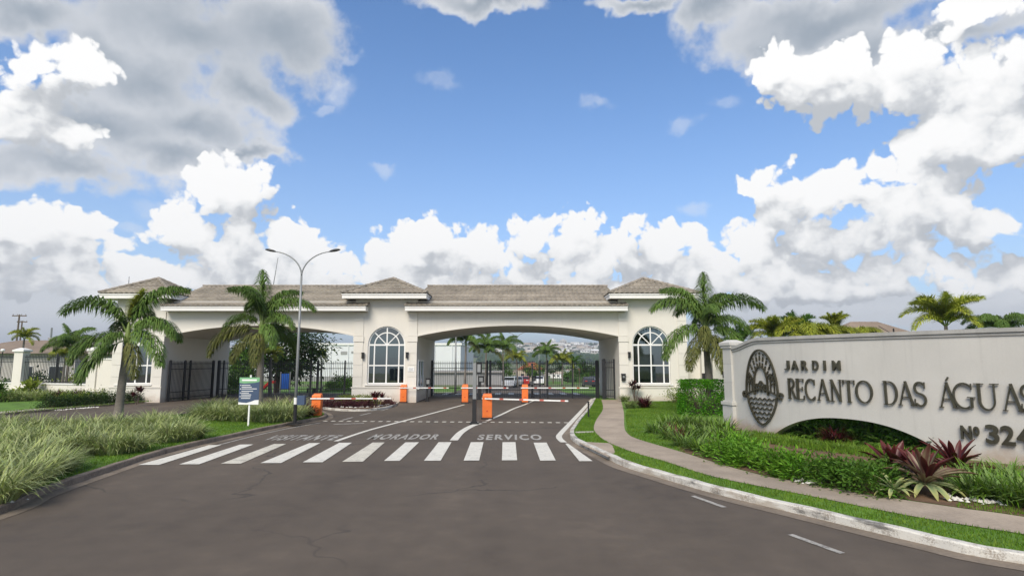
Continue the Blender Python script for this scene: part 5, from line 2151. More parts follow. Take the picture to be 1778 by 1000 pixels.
AL = [shrub_mesh('foliage', 420, .55, .5, .85, .24, .085, m_, s, 12) for m_, s in ((M_LEAFM, 91), (M_LEAFB, 92), (M_LEAFM, 93))]
for i, s_ in enumerate([A0 + (A1 - A0) * f for f in (.08, .22, .36, .5, .64, .78, .9)]):
    p, t, n = sp(s_)
    q = p - n * rnd.uniform(1.0, 1.2)
    plant('broadleaf_plant', 'green broad-leaved plant filling the low arch of the sign wall', 'plant', AL[i % 3], (q.x, q.y, .05), 'broad-leaved plants in the arch', sc=(1.15, 1.15, [.75, 1.05, 1.2, 1.25, 1.15, .95, .7][i]))
    q = p - n * rnd.uniform(.3, .6)
    fern('dark green fern behind the low arch of the sign wall', (q.x, q.y, .05), 'ferns behind the arch', .75, rnd)
    q = p - n * rnd.uniform(2.3, 2.8)
    plant('dark_shrub', 'tall dark shrub in the shade behind the sign wall arch', 'shrub', SM[i % 3], (q.x, q.y, .05), 'dark shrubs behind the arch', sc=(1.3, 1.3, 1.7))
p, t, n = sp(A0 + (A1 - A0) * .42)
q = p - n * .15
plant('purple_strap_plant', 'purple strap plant in the middle of the sign wall arch', 'plant', pm, (q.x, q.y, .08), sc=.95, part='blades')


def bromeliad(label, loc, L, rows, group=None, seed=1):
    """rosette of broad leaves, each a part of its own"""
    r = random.Random(seed)
    t = thing('bromeliad', label, 'bromeliad', loc, group)
    meshes = {}
    for i, (n, el, bend, sc, m_) in enumerate(rows):
        key = (i,)
        mb = MB()
        vs, fs, us = [], [], []
        seg = 8
        p = Vector((.03, 0, L * .28 + .03 * i))
        for j in range(seg + 1):
            tt = j / seg
            e = radians(el - bend * tt ** 1.3)
            w = L * .135 * (.75 + .5 * sin(pi * min(1, tt * 1.05)) if tt < .8 else (1.0 - (tt - .8) * 4.9))
            w = max(w, .004)
            up = Vector((-sin(e), 0, cos(e)))
            vs += [p + Vector((0, -w / 2, 0)) + up * w * .16, p + up * -.01, p + Vector((0, w / 2, 0)) + up * w * .16]
            p = p + Vector((cos(e), 0, sin(e))) * L * sc / seg
        for j in range(seg):
            for c_ in (0, 1):
                a = j * 3 + c_
                fs.append((a, a + 1, a + 4, a + 3))
                us.append([(c_ * .5, j / seg), (c_ * .5 + .5, j / seg), (c_ * .5 + .5, (j + 1) / seg), (c_ * .5, (j + 1) / seg)])
        mb.add(vs, fs, us)
        me = mb.mesh('leaf', m_, smooth=True)
        for k in range(n):
            o = link('leaf', me, t, world=False)
            o.rotation_euler = (r.uniform(-.12, .12), r.uniform(-.12, .12), 2 * pi * (k + .5 * (i % 2)) / n + r.uniform(-.15, .15))
            s2 = r.uniform(.85, 1.12)
            o.scale = (s2, s2, s2)
    return t


b3 = tuple(g2(1608, 858, .1)) + (.1,)
bromeliad('large bromeliad with drooping pale green lower leaves at the path edge', b3, .74, [(13, 10, 75, .95, M_BROMG), (12, 36, 42, 1.0, M_BROMP), (10, 55, 28, .95, M_BROMR), (6, 72, 16, .85, M_BROMP)], 'bromeliads below the sign wall', 1)
bromeliad('dark red bromeliad left of the large pale one', tuple(g2(1556, 838, .1)) + (.1,), .70, [(13, 22, 45, 1.0, M_BROMR), (10, 40, 32, 1.0, M_BROMR), (9, 58, 24, .95, M_BROMR), (6, 75, 15, .8, M_BROMR)], 'bromeliads below the sign wall', 2)
bromeliad('dark red bromeliad against the wall right of the large pale one', tuple(g2(1660, 832, .1)) + (.1,), .68, [(13, 25, 42, 1.0, M_BROMR), (10, 45, 30, 1.0, M_BROMR), (8, 62, 20, .95, M_BROMR)], 'bromeliads below the sign wall', 3)
bromeliad('small yellow green bromeliad at the foot of the dark red one', tuple(g2(1552, 862, .1)) + (.1,), .42, [(8, 20, 80, 1.0, M_BROMG), (6, 50, 40, .9, M_BROMG)], 'bromeliads below the sign wall', 4)


# ---------------------------------------------------------------- barriers
def barrier(label, px, py, w, h, boom_to=None, boom_len=None, boom_dir=0.0, sidebox=0.0, stripes=True, z0=0.004, yaw=0.0):
    p = G(px, py)
    t = thing('barrier_gate', label, 'barrier', (p.x, p.y, z0), 'orange barrier gates')
    d = .15
    R = Matrix.Rotation(yaw, 3, 'Z')

    def bx(b, x0, x1, y0, y1, za, zb):
        c = Vector(((x0 + x1) / 2, (y0 + y1) / 2, 0))
        c = R @ c
        b.obox((p.x + c.x, p.y + c.y, (za + zb) / 2), R @ Vector(((x1 - x0) / 2, 0, 0)), R @ Vector((0, (y1 - y0) / 2, 0)), (0, 0, (zb - za) / 2))
    b = MB()
    bx(b, -w / 2 - .05, w / 2 + .05, -d - .05, d + .05, z0, .07)
    b.build('base_plate', M_BLACK, t)
    # housing with a sloping lid
    b = MB()
    v = []
    for z, sh in ((.07, 0), (h - .10, 0), (h, .03)):
        for (x, y) in ((-w / 2 + sh, -d + sh), (w / 2 - sh, -d + sh), (w / 2 - sh, d - sh), (-w / 2 + sh, d - sh)):
            zz = z - (.05 if (y < 0 and z == h) else 0)
            q = R @ Vector((x, y, 0))
            v.append((p.x + q.x, p.y + q.y, zz))
    b.add(v, [(0, 1, 5, 4), (1, 2, 6, 5), (2, 3, 7, 6), (3, 0, 4, 7), (4, 5, 9, 8), (5, 6, 10, 9), (6, 7, 11, 10), (7, 4, 8, 11), (8, 9, 10, 11), (3, 2, 1, 0)])
    hs = b.build('housing', M_ORANGE, t)
    b = MB()
    bx(b, -w / 2 + .02, w / 2 - .02, -d - .012, -d + .002, .12, h * .56)
    b.build('door_panel', M_ORANGE, hs)
    b = MB()
    bx(b, -.03, .03, -d - .02, -d - .011, h * .30, h * .34)
    b.build('badge', M_RED, hs)
    b = MB()
    c = R @ Vector((0, -d - .012, 0))
    b.tube([(p.x + c.x, p.y + c.y + .02, h - .21), (p.x + c.x, p.y + c.y - .012, h - .21)], .05, 10)
    b.build('hub', M_BLACK, hs)
    if boom_len:
        bz = h - .21
        a = Vector((p.x, p.y - d - .03, bz))
        dr = Vector((cos(boom_dir), sin(boom_dir), 0))
        n = max(3, int(boom_len / .42))
        sd = Vector((-dr.y, dr.x, 0))
        a = a - dr * .25
        bw = MB()
        bw.obox(a + dr * (boom_len + .25) / 2, dr * (boom_len + .25) / 2, sd * .018, (0, 0, .028))
        boom = bw.build('boom', M_WHITE, t)
        for k in range(n):
            if k % 2 == 1:
                st = MB()
                st.obox(a + dr * (.25 + boom_len * (k + .5) / n), dr * (boom_len / n / 5), sd * .021, (0, 0, .0305))
                st.build('red_band', M_BOOMR, boom)
    return t


barrier('orange barrier beside the flower island, its boom across the visitor lane', 549.5, 725.5, .40, 1.08, boom_len=3.35, boom_dir=.03)
barrier('orange barrier in front of the middle tower corner', 700.5, 699, .38, 1.12, boom_len=2.8)
barrier('orange barrier right of the middle tower passage', 807.5, 699.5, .38, 1.13, boom_len=2.65)
barrier('nearest orange barrier, on the service lane beside the tall reader post', 846, 727, .42, 1.10, boom_len=3.75, boom_dir=-.42)
barrier('orange barrier left of the service lane, nearest to the long gate', 911.5, 699.5, .38, 1.13, boom_len=3.9)


def reader_post(label, px, py, h, low, w, head, group='access reader posts', arm=None):
    """ticket or tag reader: base plate, black lower post, grey upper post and black head"""
    p = G(px, py)
    t = thing('reader_post', label, 'reader post', (p.x, p.y, .004), group)
    b = MB()
    b.box(p.x - w * 1.1, p.x + w * 1.1, p.y - w, p.y + w, .004, .05)
    b.box(p.x - w * .75, p.x + w * .75, p.y - w * .7, p.y + w * .7, .05, .1)
    b.build('base_plate', M_BLACK, t)
    b = MB()
    b.box(p.x - w / 2, p.x + w / 2, p.y - w / 2, p.y + w / 2, .1, low)
    b.build('lower_post', M_BLACK, t)
    if h > low:
        b = MB()
        b.box(p.x - w * .42, p.x + w * .42, p.y - w * .42, p.y + w * .42, low, h)
        b.build('upper_post', M_GREYM, t)
    for (dx, z0, z1, hw) in head:
        b = MB()
        b.box(p.x + dx - hw, p.x + dx + hw, p.y - .13, p.y + .09, z0, z1)
        b.box(p.x + dx - hw - .015, p.x + dx + hw + .015, p.y - .16, p.y + .1, z1 - .02, z1 + .015)
        o = b.build('reader_head', M_BLACK, t)
        b = MB()
        b.box(p.x + dx - hw * .6, p.x + dx + hw * .6, p.y - .136, p.y - .129, z0 + .06, z1 - .08)
        b.build('screen', M_GREYM, o)
    return t


reader_post('tall grey and black reader post in front of the nearest orange barrier', 823.5, 736, 2.45, 1.0, .165, [(.18, 2.02, 2.48, .11)])
reader_post('black reader post with a boxy head beside the middle tower passage wall', 741.5, 697, 1.05, 1.05, .12, [(.05, 1.05, 1.45, .15)])
reader_post('dark reader post behind the tall grey one on the island', 832.5, 694, 1.2, 1.2, .2, [(.1, 1.15, 1.55, .2)])
reader_post('slim grey reader post before the long sliding gate', 924.5, 690, 2.4, .9, .14, [(.12, 1.15, 1.5, .13)])

# slim black post at the right kerb
p = G(1022, 724, .1)
t = thing('kerb_post', 'short slim black post on the grass at the right kerb', 'bollard', (p.x, p.y, .1))
b = MB()
b.tube([(p.x, p.y, .08), (p.x, p.y, .72)], .035, 8)
b.build('post', M_BLACK, t)
b = MB()
b.tube([(p.x, p.y, .72), (p.x, p.y, .76), (p.x, p.y, .78)], [.05, .05, .02], 8)
b.build('post_cap', M_BLACK, t)

# ---------------------------------------------------------------- rules board
p = G(431, 739, .1)
t = thing('rules_board', 'blue and green rules board on a thin white post in the island lawn', 'sign', (p.x, p.y, .1))
b = MB()
b.box(p.x - .028, p.x + .028, p.y - .02, p.y + .02, .08, 2.0)
b.build('post', M_WHITE, t)
c0, c1 = P(414.5, 702, p.y), P(452, 655, p.y)
X0, X1, Z0, Z1 = c0.x, c1.x, c0.z, c1.z
yb = p.y - .03
b = MB()
b.box(X0, X1, yb - .012, yb + .008, Z0, Z1)
pn = b.build('panel', M_BLUE, t)
H = Z1 - Z0
Wd = X1 - X0
f = lambda a, c, d: (X0 + a * Wd, yb - .012 - d, Z0 + c * H)
b = MB()
b.prism([(0, .80), (0, 1), (1, 1), (1, .84), (.75, .80), (.5, .79), (.25, .775)], .003, f)
b.build('header', M_GREENP, pn)
b = MB()
b.prism([(0, 0), (1, 0), (1, .17), (.8, .16), (.6, .10), (.4, .06), (.2, .07), (0, .09)], .003, f)
b.build('wave', M_WHITE, pn)
b = MB()
b.prism([(.12, .87), (.12, .93), (.86, .93), (.86, .87)], .005, f)
for k, (l0, l1) in enumerate(((.12, .55), (.12, .62), (.12, .88), (.12, .70), (.12, .50), (.12, .62), (.12, .60), (.12, .58))):
    z = .70 - k * .066 - (.02 if k > 2 else 0)
    b.prism([(l0, z), (l0, z + .022), (l1, z + .022), (l1, z)], .004, f)
    if k in (0, 2, 4, 6):
        b.prism([(.05, z - .005), (.05, z + .027), (.09, z + .027), (.09, z - .005)], .004, f)
b.build('print', M_WHITE, pn)


# ---------------------------------------------------------------- street lamps
def street_lamp(label, base, h, reach, rise, group, painted=False, r=.06, rot=0.0):
    base = Vector(base)
    t = thing('street_lamp', label, 'street lamp', base, group)
    b = MB()
    b.tube([base, base + Vector((0, 0, h * .5)), base + Vector((0, 0, h))], [r * 1.2, r, r * .8], 10)
    b.build('pole', M_GREYM, t, smooth=True)
    for sx in (-1, 1):
        pts = []
        for k in range(13):
            th = k / 12
            x = reach * (1 - cos(th * pi / 2 * .92)) / (1 - cos(pi / 2 * .92))
            z = rise * sin(th * pi / 2 * .92) / sin(pi / 2 * .92)
            pts.append(base + Vector((sx * x * cos(rot), sx * x * sin(rot), h - .02 + z)))
        b = MB()
        b.tube(pts, [r * .62 - .012 * k / 12 for k in range(13)], 8)
        arm = b.build('arm', M_GREYM, t, smooth=True)
        e = pts[-1]
        d = (pts[-1] - pts[-3]).normalized()
        s = Vector((-sin(rot), cos(rot), 0))
        u = s.cross(d)
        if u.z < 0:
            u = -u
        b = MB()
        ring = []
        hw = r * 1.7
        for k, (f_, w_, t_) in enumerate(((-.02, .4, .35), (.12, .8, .6), (.34, 1, .7), (.5, .8, .5), (.6, .3, .2))):
            c = e + d * f_ * (reach / 1.6)
            ring.append([c + s * hw * w_ + u * .0, c + s * hw * w_ * .6 + u * .09 * t_, c - s * hw * w_ * .6 + u * .09 * t_, c - s * hw * w_, c - s * hw * w_ * .7 - u * .05 * t_, c + s * hw * w_ * .7 - u * .05 * t_])
        vs = [q for R_ in ring for q in R_]
        fs = [(i * 6 + j, i * 6 + (j + 1) % 6, i * 6 + 6 + (j + 1) % 6, i * 6 + 6 + j) for i in range(4) for j in range(6)]
        fs += [(5, 4, 3, 2, 1, 0), (24, 25, 26, 27, 28, 29)]
        b.add(vs, fs)
        b.build('lamp_head', M_IRON, arm)
    if painted:
        b = MB()
        b.tube([base, base + Vector((0, 0, .74))], r * 1.35, 10)
        b.build('black_sleeve', M_BLACK, t)
        b = MB()
        b.tube([base + Vector((0, 0, .742)), base + Vector((0, 0, 1.0))], r * 1.3, 10)
        b.build('white_sleeve', M_WHITE, t)
        b = MB()
        b.box(base.x + .09, base.x + .38, base.y - .1, base.y + .1, .82, 1.18)
        b.build('control_box', M_BLUE, t)
        b = MB()
        b.box(base.x - .22, base.x + .22, base.y - .2, base.y + .2, .08, .13)
        b.build('base_plate', M_BLACK, t)
    return t


p = G(511.5, 735, .1)
street_lamp('tall grey street lamp with two curved arms and a black painted foot', (p.x, p.y, .1), 5.85, 1.12, 1.02, 'double street lamps', True, .052)


# ---------------------------------------------------------------- side walls and fences
def wall_post(name, label, c, z0, h, w, group=None):
    t = thing(name, label, 'wall post', (c[0], c[1], z0), group)
    b = MB()
    b.box(c[0] - w, c[0] + w, c[1] - w, c[1] + w, z0, z0 + .55)
    b.box(c[0] - w * 1.12, c[0] + w * 1.12, c[1] - w * 1.12, c[1] + w * 1.12, z0 + .55, z0 + .65)
    b.build('plinth', M_WALL, t)
    b = MB()
    b.box(c[0] - w * .85, c[0] + w * .85, c[1] - w * .85, c[1] + w * .85, z0 + .65, z0 + h)
    b.build('shaft', M_WALL, t)
    b = MB()
    b.box(c[0] - w * 1.1, c[0] + w * 1.1, c[1] - w * 1.1, c[1] + w * 1.1, z0 + h, z0 + h + .12)
    b.frustum(c[0], c[1], z0 + h + .12, z0 + h + .26, w * 1.1, w * 1.1, w * .3, w * .3)
    b.build('cap', M_TRIM, t)
    return t


# left: low wall with pickets between posts
FL = [Vector((-25.6, 37.6)), Vector((-27.2, 37.9)), Vector((-34.3, 40.6)), Vector((-41.5, 43.4)), Vector((-48.5, 46.2))]
wall_post('wall_post', 'pale fence post next to the left tower', (FL[1].x, FL[1].y), .05, 3.15, .34, 'fence posts on the left')
wall_post('wall_post', 'pale fence post at the far left, beyond the striped grass', (FL[2].x, FL[2].y), .05, 3.15, .36, 'fence posts on the left')
wall_post('wall_post', 'pale fence post near the left edge of the picture', (FL[3].x, FL[3].y), .05, 3.15, .36, 'fence posts on the left')


def low_wall(label, a, b_, h, th=.12):
    d = (b_ - a)
    L = d.length
    u = d / L
    t = thing('low_wall', label, 'wall', (a.x, a.y, .05))
    m_ = MB()
    c = (a + b_) / 2
    m_.obox((c.x, c.y, .05 + h / 2), (u.x * L / 2, u.y * L / 2, 0), (-u.y * th, u.x * th, 0), (0, 0, h / 2))
    m_.build('wall_body', M_WALL, t)
    m_ = MB()
    m_.obox((c.x, c.y, .05 + h + .04), (u.x * L / 2, u.y * L / 2, 0), (-u.y * (th + .05), u.x * (th + .05), 0), (0, 0, .04))
    m_.build('coping', M_TRIM, t)


low_wall('low white fence wall between the two left fence posts', FL[1], FL[2], .95)
low_wall('low white fence wall running out of the picture on the left', FL[2], FL[3], .95)
iron_gate('picket_fence', 'dark picket fence on the low wall nearest the left tower', 'fence', tuple(FL[2] + (FL[1] - FL[2]) * .05), tuple(FL[1] + (FL[2] - FL[1]) * .05), 1.02, 1.85, .16, [(.5, .03)], None, (0.05, 1.4))
iron_gate('picket_fence', 'dark picket fence at the left edge of the picture', 'fence', tuple(FL[3] + (FL[2] - FL[3]) * .05), tuple(FL[2] + (FL[3] - FL[2]) * .05), 1.02, 1.85, .16, [(.5, .03)], None, (0.05, 1.4))
low_wall('pale wall joining the left tower to its fence post', Vector((-25.0, 37.6)), FL[1], 2.6, .15)
low_wall('pale boundary wall between the right tower and its post', Vector((10.96, 37.6)), Vector((12.1, 37.4)), 2.75, .15)
wall_post('wall_post', 'pale wall post behind the clipped hedge, right of the right tower', (12.35, 37.2), .05, 3.2, .36)
low_wall('long pale boundary wall behind the sign wall', Vector((12.8, 37.2)), Vector((40, 36)), 2.6, .15)
# lamp on the post
t = thing('wall_lamp', 'small black lamp on the wall post above the clipped hedge', 'wall lamp', (12.2, 36.8, 1.6))
b = MB()
b.box(12.02, 12.24, 36.66, 36.88, 1.45, 1.78)
b.build('lamp_body', M_BLACK, t)


# ---------------------------------------------------------------- buildings
def house(name, label, cx, cy, w, d, zb, hw, hr, wall, roof, group=None, wins=3, hip=True, windows=True, over=.4, door=False):
    t = thing(name, label, 'house' if 'house' in name else 'building', (cx, cy, zb), group)
    b = MB()
    b.box(cx - w / 2, cx + w / 2, cy - d / 2, cy + d / 2, zb - 1, zb + hw)
    b.build('wall', wall, t)
    b = MB()
    x0, x1, y0, y1 = cx - w / 2 - over, cx + w / 2 + over, cy - d / 2 - over, cy + d / 2 + over
    z = zb + hw + .003
    if hr > 0.3:
        k = min(w, d) / 2 if hip else 0
        if w >= d:
            r0, r1 = (x0 + k, cy, z + hr), (x1 - k, cy, z + hr)
            v = [(x0, y0, z), (x1, y0, z), (x1, y1, z), (x0, y1, z), r0, r1]
            b.add(v, [(0, 1, 5, 4), (1, 2, 5), (2, 3, 4, 5), (3, 0, 4), (3, 2, 1, 0)])
        else:
            r0, r1 = (cx, y0 + k, z + hr), (cx, y1 - k, z + hr)
            v = [(x0, y0, z), (x1, y0, z), (x1, y1, z), (x0, y1, z), r0, r1]
            b.add(v, [(0, 1, 4), (1, 2, 5, 4), (2, 3, 5), (3, 0, 4, 5), (3, 2, 1, 0)])
    else:
        b.box(x0, x1, y0, y1, z, z + max(hr, .15))
    b.build('roof', roof, t)
    if windows:
        for i in range(wins):
            wx = cx - w / 2 + w * (i + .5) / wins
            for fl in range(max(1, int(hw / 3))):
                zz = zb + 1.0 + fl * 2.9
                m_ = MB()
                yy = cy - d / 2
                m_.ribbon([(wx - .75, zz), (wx + .75, zz), (wx + .75, zz + 1.3), (wx - .75, zz + 1.3)], .1, .06, lambda a, c, dd: (a, yy - .02 - dd, c), closed=True)
                f_ = m_.build('window', M_FRAME, t)
                m_ = MB()
                m_.quad((wx - .72, yy - .03, zz), (wx + .72, yy - .03, zz), (wx + .72, yy - .03, zz + 1.3), (wx - .72, yy - .03, zz + 1.3))
                m_.build('pane', M_CGLASS, f_)
    return t


q = P(22, 600, 52)
house('brown_roof_house', 'house with brown hipped roof behind the fence on the far left', q.x - 1, 57, 12, 8, -.2, 3.45, 1.35, M_HOUSEW, M_ROOFB, wins=4, over=.7)
house('grey_house', 'low grey flat-roofed house behind the fence left of the gatehouse', P(150, 600, 66).x, 70, 7.5, 8, -.6, 5.6, .2, M_HOUSEG, M_ROOFG, wins=2)
house('pale_house', 'pale bungalow behind the small fence palm on the left', P(90, 620, 62).x, 66, 9, 8, -.6, 3.0, .2, M_HOUSEW, M_ROOFG, wins=3)
house('brown_roof_house', 'house whose brown roof shows above the sign wall', P(1555, 580, 46).x, 50, 9.5, 8, 0, 3.6, 2.35, M_HOUSEB, M_ROOFB, wins=3)
# roof aerial on that house
a = P(1552, 580, 45.5)
t = thing('roof_aerial', 'small dark aerial on the brown roof above the sign wall', 'aerial', (a.x, a.y, a.z))
b = MB()
b.tube([(a.x, a.y, a.z - .4), (a.x, a.y, a.z + .45)], .06, 5)
b.build('mast', M_BLACK, t)
b = MB()
b.tube([(a.x, a.y, a.z - .05), (a.x - 1.15, a.y, a.z + .62)], .025, 5)
b.build('stay_wire', M_BLACK, t)

# long white warehouse beyond
wx0, wx1 = P(440, 600, 150).x, P(800, 600, 150).x
wz0, wz1 = -3.2, P(889, 599, 150).z
t = thing('warehouse', 'long white sheet-metal warehouse beyond the left arch', 'warehouse', ((wx0 + wx1) / 2, 150, wz0))
b = MB()
b.box(wx0, wx1, 150, 200, wz0, wz1)
b.build('wall', M_WARE, t)
b = MB()
b.box(wx0 - .3, wx1 + .3, 149.7, 200.3, wz1, wz1 + .5)
b.build('parapet', M_WHITE, t)
b = MB()
b.box(wx0 - .02, wx1 + .02, 149.85, 150, wz0, wz0 + 2.0)
b.build('plinth', M_HOUSEG, t)
pm_ = None
for k in range(12):
    x = wx0 + (wx1 - wx0) * (k + .5) / 12
    b = MB()
    b.box(x - .14, x + .14, 149.8, 150, wz0 + 2.0, wz1)
    b.build('rib', M_WARE, t)
for k in range(4):
    x = wx0 + (wx1 - wx0) * (.44 + .05 * k)
    b = MB()
    b.box(x - .9, x + .9, 149.88, 150.0, wz1 - 2.4 + .3 * (k % 2), wz1 - 1.6)
    b.build('vent', M_HOUSEG, t)
house('grey_shed', 'grey shed with a pale band below the warehouse', P(790, 650, 100).x, 106, 16, 10, -2.3, 2.9, .3, M_HOUSEG, M_ROOFG, wins=3, windows=False)


def car(name, label, cx, cy, zb, rz, paint, L=4.1, Wd=1.72, Hh=1.5):
    t = thing(name, label, 'car', (cx, cy, zb), 'cars parked on the inner road', rz)
    prof = [(-.5, .22), (-.5, .55), (-.47, .64), (-.24, .70), (-.12, .96), (.22, 1.0), (.42, .78), (.49, .70), (.5, .5), (.5, .22)]
    b = MB()
    rings = []
    for ysg, ins in ((-.5, 0), (-.47, .0), (.47, .0), (.5, 0)):
        rings.append([(x * L * (1 if abs(ysg) < .49 else .985), ysg * Wd * (1 - .16 * max(0, z - .66) / .34), z * Hh * (1 if abs(ysg) < .49 else .985)) for x, z in prof])
    n = len(prof)
    vs = [q for r_ in rings for q in r_]
    fs = [(i * n + j, i * n + (j + 1) % n, (i + 1) * n + (j + 1) % n, (i + 1) * n + j) for i in range(3) for j in range(n)]
    fs += [tuple(range(n - 1, -1, -1)), tuple(3 * n + j for j in range(n))]
    b.add(vs, fs)
    link('body', b.mesh('body', paint), t, world=False)
    for nm, x0, z0, x1, z1 in (('windscreen', -.235, .715, -.128, .945), ('rear_window', .232, .985, .412, .79)):
        b = MB()
        w0, w1 = Wd * .43, Wd * .40
        sg = -1 if x0 < 0 else 1
        b.quad((x0 * L + sg * .03, -w0, z0 * Hh + .02), (x0 * L + sg * .03, w0, z0 * Hh + .02), (x1 * L + sg * .03, w1, z1 * Hh + .02), (x1 * L + sg * .03, -w1, z1 * Hh + .02))
        link(nm, b.mesh(nm, M_CGLASS), t, world=False)
    for sy in (-1, 1):
        b = MB()
        y0, y1 = sy * Wd * .497, sy * Wd * .445
        b.quad((-.20 * L, y0, .70 * Hh), (.36 * L, y0, .74 * Hh), (.21 * L, y1, .94 * Hh), (-.10 * L, y1, .92 * Hh))
        link('side_window', b.mesh('side_window', M_CGLASS), t, world=False)
        for x in (-.31, .31):
            b = MB()
            b.tube([(x * L, sy * Wd * .40, .31), (x * L, sy * Wd * .515, .31)], .31, 12)
            w_ = link('wheel', b.mesh('wheel', M_TYRE), t, world=False)
            b = MB()
            b.tube([(x * L, sy * Wd * .5, .31), (x * L, sy * Wd * .522, .31)], .19, 8)
            link('rim', b.mesh('rim', M_GREYM), w_, world=False)
        for x, m_ in ((-.502, M_WHITE), (.502, M_RED)):
            b = MB()
            b.box(min(x * L, x * L * .985), max(x * L, x * L * .985), sy * Wd * .3 - .16, sy * Wd * .3 + .16, .56 * Hh, .64 * Hh)
            link('headlight' if x < 0 else 'tail_light', b.mesh('light', m_), t, world=False)
    return t


def at_road(px, Y):
    q = P(px, 628, Y)
    return q.x, Y, max(land_z(q.x, Y), drive_z(Y) - .03) + .01


for nm, lb, px, Y, rz, m_ in [('white_car', 'white car parked left of the inner road, beyond the gate', 885, 84, 1.45, M_CARW), ('silver_car', 'silver car parked beside the white one beyond the gate', 899, 92, 1.5, M_CARS),
                              ('red_car', 'red car parked behind the orange barrier post line', 911, 97, 1.5, M_CARR), ('white_car', 'white car parked farther along the inner road under the palms', 936, 104, 1.5, M_CARW),
                              ('dark_car', 'dark car on the right side of the inner road near the gate post', 1021, 88, -1.6, M_CARK), ('silver_car', 'silver car behind the dark one on the right of the inner road', 1030, 99, -1.55, M_CARS)]:
    x, y, z = at_road(px, Y)
    car(nm, lb, x, y, z, rz, m_)

# ---------------------------------------------------------------- trees and palms beyond the gate
rr = random.Random(5)


def bg_palm(px, pyc, Y, scale, kind, label, group, r0=.13, n=11):
    x, y, z = at_road(px, Y)
    top = P(px, pyc, Y).z
    return palm('palm', label, (x, y, z), max(.5, top - z), r0, auto_crown(n, kind, rr, 'foxold' if kind == 'fox' else None), group, (rr.uniform(-.2, .2), 0), kind, .7 if kind == 'fox' else 0, scale)


G1 = 'palms along the inner road'
for px, pyc, Y, sc, kd, lb in [(808, 600, 62, 1.05, 'fox', 'tallest dark palm beyond the gate, beside the left lamp pole'), (843, 612, 70, 1.05, 'fox', 'dark palm beyond the gate, second from the passage'),
                               (874, 612, 76, 1.1, 'fox', 'dark palm beyond the gate above the parked white car'), (899, 624, 84, .95, 'gold', 'yellow green palm beyond the gate beside the red-roofed house'),
                               (947, 620, 86, 1.0, 'fox', 'bushy green palm right of the red-roofed house'), (976, 628, 96, 1.1, 'gold', 'yellow green palm left of the far white towers'),
                               (994, 632, 104, 1.1, 'dark', 'small dark palm below the far white towers')]:
    bg_palm(px, pyc, Y, sc, kd, lb, G1)
for i, (px, Y) in enumerate([(930, 110), (960, 118), (1006, 112), (1014, 122), (1022, 130), (1036, 118), (1044, 126), (1056, 110), (1066, 104), (880, 116), (862, 108), (918, 128), (985, 126)]):
    x, y, z = at_road(px, Y)
    tree('street_tree', 'small dark street tree in the row along the far inner road', (x, y, z), 3.2 + rr.random() * 1.2, 1.6, 1.2, 500, M_LEAFD if i % 3 else M_LEAFM, .45, 'street trees along the inner road', 20 + i, 14, .09)
x, y, z = at_road(482, 58)
tree('leafy_tree', 'large dark leafy tree seen through the left arch behind the palm', (x, y, z), 7.2, 4.1, 2.7, 7500, M_LEAFD, .42, None, 41, 60, .22)
x, y, z = at_road(425, 54)
tree('leafy_tree', 'smaller bushy tree at the left edge of the left arch', (x, y, z), 3.8, 1.6, 1.5, 1400, M_LEAFM, .35, None, 42, 22, .12)
bg_palm(472, 618, 48, .55, 'gold', 'small golden palm in front of the leafy tree in the left arch', 'golden palms', .1, 9)
bg_palm(560, 620, 62, .6, 'gold', 'small golden palm before the warehouse in the left arch', 'golden palms', .1, 8)
bg_palm(118, 612, 41, .8, 'fox', 'small dark palm in front of the left fence', 'palms by the left fence', .1, 10)
bg_palm(112, 622, 46, .62, 'gold', 'small golden palm behind the left fence', 'palms by the left fence', .1, 9)
bg_palm(36, 588, 50, .6, 'gold', 'golden palm before the brown-roofed house on the far left', 'palms by the left fence', .1, 9)
SG = [shrub_mesh('foliage', 600, .8, .8, 1.1, .2, .1, m_, s, 14) for m_, s in ((M_LEAFD, 81), (M_LEAFM, 82), (M_LEAFY, 83))]
for i, (px, Y, sc, k) in enumerate([(400, 47, 1.3, 1), (412, 50, 1.5, 0), (585, 70, 1.3, 0), (598, 70, 1.2, 0), (609, 66, 1.5, 1), (575, 66, 1.0, 1), (72, 47, 1.3, 0), (60, 44, .9, 0), (128, 50, 1.5, 2), (10, 48, 1.1, 1), (48, 58, 1.2, 0)]):
    x, y, z = at_road(px, Y)
    plant('garden_shrub', ['dark shrub in the lawn behind the gates', 'mid green shrub in the lawn behind the gates', 'yellow green shrub behind the left fence'][k], 'shrub', SG[k], (x, y, z), ['dark shrubs behind the gates', 'green shrubs behind the gates', None][k], sc=sc)
# palms behind the sign wall
x, y, z = at_road(1288, 34)
palm('palm', 'dark low palm between the right foxtail palm and the sign wall end post', (x, y, .05), P(1288, 600, 34).z, .12, auto_crown(12, 'dark', rr, None, (1, 1, 2, 2, 3)), 'palms behind the sign wall', (0, 0), 'dark', 0, .8)
for px, pyc, Y, sc, kd, lb in [(1350, 590, 33, .8, 'gold', 'small yellow green palm just right of the sign wall end post'), (1385, 580, 40, .95, 'dark', 'dark fan of fronds above the left part of the sign wall'),
                               (1455, 575, 36, .62, 'goldup', 'upright yellow palm tuft above the middle of the sign wall'), (1648, 566, 30, .95, 'gold', 'large yellow green palm rising right of the brown roof')]:
    x, y, z = at_road(px, Y)
    top = P(px, pyc, Y).z
    palm('palm', lb, (x, y, .05), top - .05, .12, auto_crown(14 if kd != 'goldup' else 16, kd.replace('up', ''), rr, None, (1, 1, 2, 2, 3, 1) if kd != 'goldup' else (0, 0, 1, 0)), 'palms behind the sign wall', (0, 0), kd.replace('up', ''), 0, sc)
